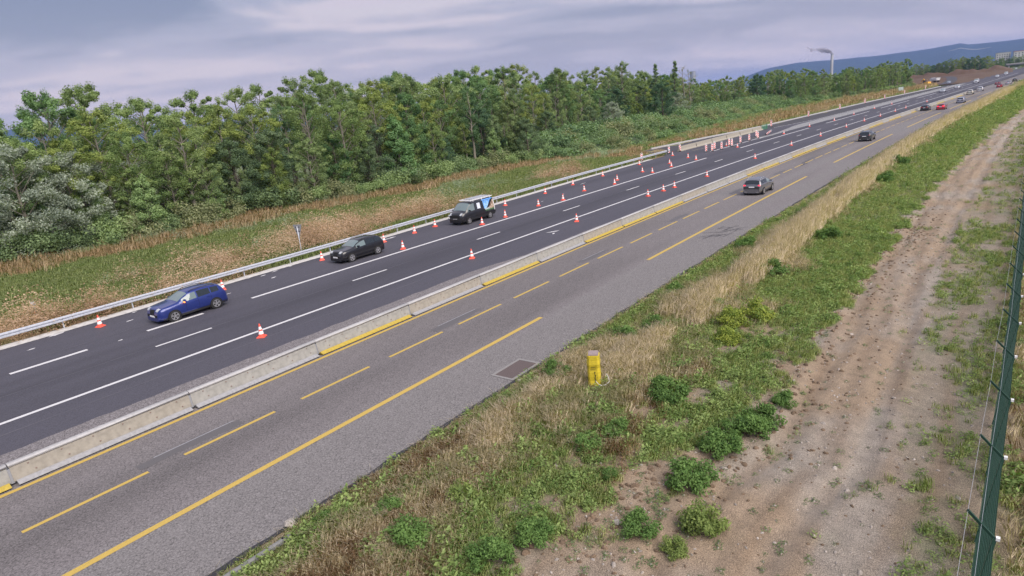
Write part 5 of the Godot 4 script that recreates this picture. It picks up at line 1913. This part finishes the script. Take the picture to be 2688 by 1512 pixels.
	scatter("earth_clods", "crumbled clods of earth on the track and its rim", clod_mesh, M.clod, clods, clods_c)
	scatter("gravel", "loose stones strewn over the dirt track", rock(1.0, 5), M.stone, stones, stones_c)

func make_left_plants() -> void:
	var lists := [[], [], [], []]
	var tones := [PackedColorArray(), PackedColorArray(), PackedColorArray(), PackedColorArray()]
	for i in 70000:
		var t := rng.randf()
		var s := 4.0 + t * 105.0 if i % 10 < 7 else 100.0 + t * 320.0
		var edge := poly(RAIL, s) + off(s) - 0.5
		if s > 104.0:
			edge = off(s) - lerpf(57.9, 53.6, smoothstep(112.0, 165.0, s))
			if s < 113.0:
				edge = minf(edge, off(s) - 48.8 - (s - 104.0) * 1.1)
		var wood := poly(FOREST, s) - 1.0
		if edge - wood < 1.0:
			continue
		var d := lerpf(edge, wood, rng.randf())
		var z := left_zone(s, d)
		var p := plain(s, d, -0.04)
		var far := 1.0 + maxf(0.0, s - 90.0) * 0.003
		var pick := rng.randf()
		var k := 0
		var c := Color(0.24, 0.32, 0.12).lerp(Color(0.42, 0.46, 0.22), rng.randf())
		if pick < z.a * 0.8:
			k = 1
			c = Color(0.44, 0.28, 0.19).lerp(Color(0.78, 0.58, 0.44), clampf(rng.randf() * 0.7 + 0.15 + N.patch.get_noise_2d(s * 1.5, d * 1.5), 0.0, 1.0))
			if rng.randf() < 0.35:
				continue
		elif pick < z.a * 0.8 + z.r * 0.75:
			k = 2
			c = Color(0.44, 0.29, 0.165).lerp(Color(0.58, 0.45, 0.30), rng.randf())
		elif z.b > 0.1 and rng.randf() < 0.16:
			k = 3
			c = Color(0.36, 0.46, 0.32).lerp(Color(0.66, 0.68, 0.58), rng.randf() * rng.randf())
		lists[k].append(stand(p, rng.randf() * TAU, (rng.randf_range(0.7, 2.3) if k == 1 else rng.randf_range(0.5, 1.5)) * (1.0 + 0.5 * N.patch.get_noise_2d(s * 2.0, d * 2.0)) * far, rng.randf_range(0.7, 1.2), rng.randf_range(-0.15, 0.15)))
		tones[k].append(c)
	scatter("meadow_grass", "green meadow grass behind the guardrail", blades(311, 34, 0.4, 0.45, 0.014, 0.75), M.blade, lists[0], tones[0])
	scatter("brown_docks", "withered brown docks along the guardrail", clump(312, 150, Vector3(0.5, 1.0, 0.5), 0.06), M.leaf, lists[1], tones[1])
	scatter("rusty_grass", "rust coloured tall grass before the woods", blades(313, 26, 0.75, 0.4, 0.014, 0.4), M.blade, lists[2], tones[2])
	scatter("white_flowers", "white flowering herbs in the meadow", clump(314, 60, Vector3(0.4, 0.85, 0.4), 0.07), M.leaf, lists[3], tones[3])

func make_near_bushes() -> void:
	var protos := []
	for k in 4:
		var o := Node3D.new()
		o.name = "leafy_shrub" if k < 3 else "yellow_flowered_herb"
		var f := foliage(400 + k)
		f.grey = 0.12
		var stem := MB.new(true)
		var dark: Color = [Color(0.03, 0.062, 0.017), Color(0.036, 0.074, 0.02), Color(0.07, 0.10, 0.03), Color(0.06, 0.10, 0.025)][k]
		var light: Color = [Color(0.085, 0.14, 0.04), Color(0.10, 0.16, 0.046), Color(0.145, 0.18, 0.055), Color(0.19, 0.21, 0.04)][k]
		for i in 22:
			var a := f.r.randf() * TAU
			var d := sqrt(f.r.randf()) * 0.46
			var y := f.r.randf_range(0.1, 0.74 - d * 0.95)
			var p := Vector3(cos(a) * d, y, sin(a) * d)
			f.lobe(p, Vector3(0.18, 0.17, 0.18), 150, 0.07, dark, light)
			if i < 10:
				stem.tube(Vector3(cos(a) * 0.04, -0.05, sin(a) * 0.04), p, 0.008, 0.004, 4, false)
		put("foliage", f.mesh(), M.leaf, o)
		put("stem", stem.done(), M.bark, o)
		o.set_meta("category", "shrub" if k < 3 else "herb")
		o.set_meta("group", "shrubs and tall herbs on the right verge")
		protos.append(o)
	for q in [
		[18.8, -13.05, 0, 1.0, "round shrub between the drain cover and the yellow post"],
		[23.4, -12.5, 1, 0.95, "upright shrub behind the yellow post, left one of two"],
		[24.8, -11.6, 0, 1.05, "dark round shrub behind the yellow post, right one of two"],
		[14.3, -5.85, 1, 1.12, "tall round shrub standing alone on the bare earth"],
		[12.7, -4.9, 2, 0.95, "yellow green sprawling shrub on the bare earth"],
		[9.2, -12.3, 1, 0.7, "small shrub in the dry grass, left one of the near three"],
		[8.6, -10.95, 1, 1.05, "leafy shrub nearest the camera in the dry grass"],
		[10.7, -11.0, 2, 0.8, "light green shrub in the dry grass, right one of the near three"],
		[10.4, -12.8, 0, 0.5, "little dark shrub behind the near three in the dry grass"],
		[35.2, -9.3, 0, 1.35, "big dark shrub in the straw band, middle distance"],
		[40.7, -12.6, 1, 1.25, "bright shrub by the road edge before the tar scribble"],
		[44.5, -8.5, 1, 1.3, "tall leafy shrub in the straw band beyond the big dark one"],
		[28.2, -10.2, 1, 0.9, "green shrub in the straw right of the road edge"],
		[30.6, -13.2, 1, 0.8, "low green shrub close to the road edge"],
		[11.8, -6.15, 1, 0.8, "ragged green shrub at the lower rim of the bare earth"],
		[11.6, -5.2, 2, 0.55, "small yellow green shrub right of the ragged one"],
		[13.3, -7.9, 0, 0.5, "tiny shrub on the rim between grass and bare earth"],
		[11.7, -0.9, 1, 0.7, "grey green shrub beside the fence foot"],
		[18.8, -8.4, 0, 1.25, "large dark shrub right of the yellow post"],
		[17.3, -5.35, 1, 1.1, "wide shrub on the edge of the track, first of three"],
		[18.3, -5.1, 0, 1.0, "wide shrub on the edge of the track, second of three"],
		[16.2, -5.7, 1, 1.0, "wide shrub on the edge of the track, third of three"],
		[19.9, -4.9, 1, 0.7, "small shrub where the track narrows"],
		[15.7, -8.8, 1, 0.85, "green shrub before the yellow post on the slope"],
		[14.6, -9.3, 1, 0.8, "green shrub lower down the slope before the yellow post"],
		[8.0, -13.6, 0, 0.5, "small shrub at the broken edge of the old road"],
		[10.2, -8.2, 1, 0.8, "green shrub at the bottom of the grassy slope, upper one"],
		[9.0, -8.6, 1, 0.9, "green shrub at the bottom of the grassy slope, lower one"],
		[26.6, -8.9, 3, 1.2, "yellow flowering herb beside the track, left one"],
		[27.8, -8.2, 3, 1.3, "yellow flowering herb beside the track, middle one"],
		[24.6, -8.4, 3, 1.0, "yellow flowering herb beside the track, near one"],
		[52.0, -11.5, 0, 1.3, "dark shrub in the straw level with the grey car"],
		[70.0, -8.6, 1, 1.6, "green shrub far along the weedy verge, first of two"],
		[84.0, -9.0, 0, 1.7, "green shrub far along the weedy verge, second of two"]]:
		dup(protos[q[2]], at(q[0], q[1] - off(q[0]), right_height(q[0], q[1] - off(q[0])) - 0.03), q[0] * 3.0, q[4], "", q[3] * 1.15)
	for o in protos:
		o.free()

# ------------------------------------------------------------------ far away
const HILLS := [Vector2(-115, 1.6), Vector2(-90, 1.7), Vector2(-80, 1.9), Vector2(-75, 1.95), Vector2(-72.3, 1.9), Vector2(-69.2, 1.75), Vector2(-68.2, 1.6), Vector2(-64, 1.3), Vector2(-58, 1.0), Vector2(-50, 0.6), Vector2(-40, 0.3), Vector2(-25, 0.15), Vector2(-19, 0.25), Vector2(-17.2, 0.73), Vector2(-15.75, 1.12), Vector2(-13.7, 1.32), Vector2(-10.9, 1.23), Vector2(-8.25, 1.17), Vector2(-5.7, 1.22), Vector2(-3.35, 1.35), Vector2(-2.9, 1.42), Vector2(-2.42, 1.23), Vector2(-1.1, 1.21), Vector2(0.54, 1.22), Vector2(6, 1.4), Vector2(16, 1.5), Vector2(32, 1.0), Vector2(48, 0.3)]

func hill_point(az: float, t: float) -> Vector3:
	var ridge := 7000.0 * tan(deg_to_rad(poly(HILLS, az))) + 10.0
	var r := 5000.0 + 2000.0 * t
	var y := ridge * (t if t <= 1.0 else maxf(0.0, 1.0 - (t - 1.0) * 0.8))
	if t > 0.05 and t < 0.98:
		y += N.wide.get_noise_2d(az * 9.0, t * 20.0) * 18.0 * sin(t * PI)
	elif t >= 0.98 and t < 1.2:
		y += N.fine.get_noise_2d(az * 30.0, 3.0) * 3.0
	var a := deg_to_rad(az)
	return Vector3(sin(a) * r, y - 0.5, -cos(a) * r)

func make_far() -> void:
	var m := MB.new(true)
	var ts := [0.0, 0.15, 0.3, 0.45, 0.6, 0.75, 0.88, 1.0, 1.4, 2.0]
	var az := -115.0
	while az < 48.0:
		var b := az + 0.5
		for i in ts.size() - 1:
			m.quad(hill_point(az, ts[i]), hill_point(b, ts[i]), hill_point(b, ts[i + 1]), hill_point(az, ts[i + 1]))
		az = b
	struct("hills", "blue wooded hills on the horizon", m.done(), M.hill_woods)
	var c := MB.new(true)
	az = -3.7
	while az < -1.2:
		var p := hill_point(az, 0.68)
		var q := hill_point(az + 0.1, 0.68)
		p *= 0.985
		q *= 0.985
		var w := 5.0 * sin((az + 3.7) / 2.5 * PI) + 1.0
		c.quad(p, q, q + Vector3(0, w, 0), p + Vector3(0, w, 0))
		az += 0.1
	struct("hillside_clearing", "pale clearing across the hillside", c.done(), M.pale_concrete)
	# chimney with smoke, cooling tower
	var dir := func(a: float, r: float, y: float) -> Vector3: return Vector3(sin(deg_to_rad(a)) * r, y, -cos(deg_to_rad(a)) * r)
	var ch := thing("chimney", "tall pale industrial chimney trailing smoke before the hills", "chimney", dir.call(-11.1, 3000.0, -0.4), 0.0)
	var cm := MB.new(true)
	cm.lathe([Vector2(6.4, 0), Vector2(5.6, 50), Vector2(5.0, 99), Vector2(4.4, 100), Vector2(4.2, 96)], 20, Transform3D.IDENTITY)
	put("shaft", cm.done(), M.rail_white, ch)
	var cb := MB.new(true)
	cb.lathe([Vector2(5.2, 94.0), Vector2(5.15, 99.6)], 20, Transform3D.IDENTITY)
	put("top_band", cb.done(), M.sign_back, ch)
	var tw := thing("cooling_tower", "grey cooling tower just above the treetops beside the columnar poplars", "tower", dir.call(-21.5, 3600.0, -0.4), 0.0)
	var tm := MB.new(true)
	var prof := []
	for i in 13:
		var t := i / 12.0
		prof.append(Vector2(14.5 + 11.0 * pow(absf(t - 0.78) / 0.78, 1.8), t * 106.0))
	tm.lathe(prof, 28, Transform3D.IDENTITY)
	put("shell", tm.done(), M.sign_back, tw)
	for i in 9:
		var t: float = [0.0, 0.07, 0.16, 0.26, 0.37, 0.48, 0.62, 0.8, 0.94][i]
		var f := FogVolume.new()
		f.shape = RenderingServer.FOG_VOLUME_SHAPE_ELLIPSOID
		f.size = Vector3([10.0, 15.0, 20.0, 24.0, 22.0, 20.0, 24.0, 17.0, 14.0][i], [9.0, 13.0, 17.0, 16.0, 20.0, 15.0, 11.0, 16.0, 9.0][i], 18.0)
		var fm := FogMaterial.new()
		fm.density = [0.12, 0.12, 0.1, 0.09, 0.07, 0.06, 0.035, 0.05, 0.03][i]
		fm.albedo = Color(0.86, 0.84, 0.88)
		f.material = fm
		f.name = numbered("smoke")
		add_child(f)
		f.position = dir.call(-11.15 - 1.75 * t, 3000.0, 101.0 + 26.0 * pow(t, 0.55) + 5.0 * sin(i * 2.6) * t)
		f.rotation.z = -0.3 + 0.3 * sin(i * 1.3)
		tag(f, "grey smoke drifting from the tall chimney", "", "", "stuff")
	# building site: brown earth, berm, curving road
	var earth := func(s: float, d: float) -> Color:
		var k: float = N.wide.get_noise_2d(s * 0.5, d * 1.5)
		return Color(0.27, 0.205, 0.145).lerp(Color(0.34, 0.31, 0.27), clampf(0.35 + k * 1.8 + smoothstep(-44.0, -20.0, d) * 0.6 + smoothstep(640.0, 520.0, s) * 0.3, 0, 1))
	var rise := func(s: float, d: float) -> float:
		var u := (s - 790.0 + d * 0.2) / 20.0
		return 0.03 + 4.4 * exp(-u * u) * (0.8 + 0.7 * N.wide.get_noise_2d(s * 0.2, d * 1.4) + 0.5 * N.patch.get_noise_2d(s * 0.3, d * 0.6)) * smoothstep(6.0, -6.0, d) + 1.6 * exp(-pow((s - 560.0) / 25.0, 2.0)) * smoothstep(-38.0, -50.0, d)
	struct("bare_earth", "brown bare earth and spoil bank of the building site", grid(evenly(432.0, 900.0, 6.0), evenly(-120.0, 2.0, 2.5), func(s: float, d: float) -> float: return rise.call(s, d) if d < off(s) - 42.5 + smoothstep(560.0, 760.0, s) * 10.0 else -0.35, earth, false), M.bare_earth)
	var path := [Vector2(440, -28.5), Vector2(470, -28.5), Vector2(540, -31), Vector2(608, -35), Vector2(670, -39), Vector2(715, -45), Vector2(735, -54), Vector2(740, -66)]
	var rd := MB.new()
	for i in path.size() - 1:
		var a: Vector2 = path[i]
		var b: Vector2 = path[i + 1]
		var t := (b - a).normalized() * 3.2
		rd.quad(plain(a.x + t.y, a.y - t.x, 0.12), plain(a.x - t.y, a.y + t.x, 0.12), plain(b.x - t.y, b.y + t.x, 0.12), plain(b.x + t.y, b.y - t.x, 0.12))
	struct("site_road", "dark curving road across the building site", rd.done(), M.slip_asphalt)
	# bridge
	var br := thing("bridge", "low concrete road bridge crossing the motorway far away", "bridge", plain(905.0, 0.0))
	var dk := MB.new()
	dk.box(Vector3(40, 4.7, 0), Vector3(88, 1.2, 11))
	put("deck", dk.done(), M.rail_white, br)
	var gd := MB.new()
	gd.box(Vector3(40, 3.6, 0), Vector3(86, 0.98, 9))
	put("girder", gd.done(), M.sign_back, br)
	for x in [-1.5, 18.0, 40.0, 62.0]:
		var pr := MB.new()
		pr.box(Vector3(x, 1.4, 0), Vector3(1.4, 3.4, 8))
		put("pier", pr.done(), M.pale_concrete, br)
	# blocks of flats beyond
	var flats := [[1300.0, -11.0, 18.0, 20.2, "pale block of flats beyond the bridge, left one of two"], [1290.0, 14.0, 24.0, 20.0, "pale block of flats with red roof edge beyond the bridge, right one"]]
	for i in 2:
		var q: Array = flats[i]
		var b := thing("block_of_flats", q[4], "building", plain(q[0], q[1]), 0.12)
		var w := MB.new()
		w.box(Vector3(0, q[3] * 0.5, 0), Vector3(q[2], q[3], 12))
		put("wall", w.done(), M.flat_wall, b)
		var rf := MB.new()
		rf.box(Vector3(0, q[3] + 0.3, 0), Vector3(q[2] + 0.6, 0.6, 12.6))
		put("roof", rf.done(), M.sign_back if i == 0 else M.roof_red, b)
		for r in 6:
			for k in 6:
				var wn := MB.new()
				wn.box(Vector3(-q[2] * 0.42 + k * q[2] * 0.168, 2.2 + r * 3.0, 6.0), Vector3(1.3, 1.4, 0.1))
				put("window", wn.done(), M.car_glass, b)
	var shed := thing("pale_shed", "low shed with a pale roof among the far trees", "building", plain(930.0, -33.0), 0.2)
	var sw := MB.new()
	sw.box(Vector3(0, 5.5, 0), Vector3(11, 11, 9))
	put("wall", sw.done(), M.flat_wall, shed)
	var sr := MB.new()
	sr.frustum(Vector3(0, 11.8, 0), Vector3(12, 1.6, 10), Vector3(8, 1.6, 1))
	put("roof", sr.done(), M.rail_white, shed)
	# trees behind the site
	var d := -88.0
	var n := 1
	while d < 60.0:
		for row in 2:
			var s := 862.0 + row * 26.0 + rng.randf_range(-8, 8)
			if d > -8.0:
				s += 70.0
			var a := rad_to_deg(atan2(d, s))
			var high := (10.2 + s * tan(deg_to_rad(lerpf(0.22, 0.42, smoothstep(-5.0, -2.6, a)) if a < -1.3 else 0.1))) * rng.randf_range(0.82, 1.04)
			plant_tree(["broad", "dark", "broad2"][rng.randi() % 3], s, d + row * 2.0, high, 14.5, "far tree behind the building site, %s from the woods" % nth(n), "far trees behind the building site", rng.randf() * TAU, rng.randi() % 5)
			n += 1
		d += 5.2
	for k in ["broad", "broad2", "dark"]:
		kinds[k].free()

func more_materials() -> void:
	var soft := func(called: String, source: String, c: Color) -> void:
		var m: StandardMaterial3D = M[source].duplicate()
		m.albedo_color = c.linear_to_srgb()
		M[called] = m
	soft.call("tar_faint", "tar", Color(0.158, 0.148, 0.155))
	soft.call("joint", "tar", Color(0.15, 0.145, 0.17))
	soft.call("dusty_white", "worn_white_paint", Color(0.42, 0.42, 0.46))
	soft.call("yellow_faint", "yellow_paint", Color(0.42, 0.38, 0.24))
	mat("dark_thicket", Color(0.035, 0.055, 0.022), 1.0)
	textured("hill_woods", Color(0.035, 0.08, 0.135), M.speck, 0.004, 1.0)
	textured("frame_grey", Color(0.33, 0.315, 0.315), M.speck, 1.0)
	mat("flat_wall", Color(0.5, 0.5, 0.49), 0.9)
	var cl: StandardMaterial3D = M.stone.duplicate()
	cl.albedo_color = Color(0.85, 0.85, 0.85)
	M["clod"] = cl
	mat("roof_red", Color(0.4, 0.13, 0.1), 0.8)

func _ready() -> void:
	rng.seed = 20250714
	make_sky()
	make_materials()
	more_materials()
	make_ground()
	make_roads()
	make_slip_road()
	make_guardrail()
	make_barrier()
	make_tree_kinds()
	make_woods()
	make_far()
	make_fence()
	make_near_vehicles()
	make_far_vehicles()
	make_cones()
	make_delineators()
	make_post()
	make_signs()
	make_near_bushes()
	make_right_plants()
	make_left_plants()
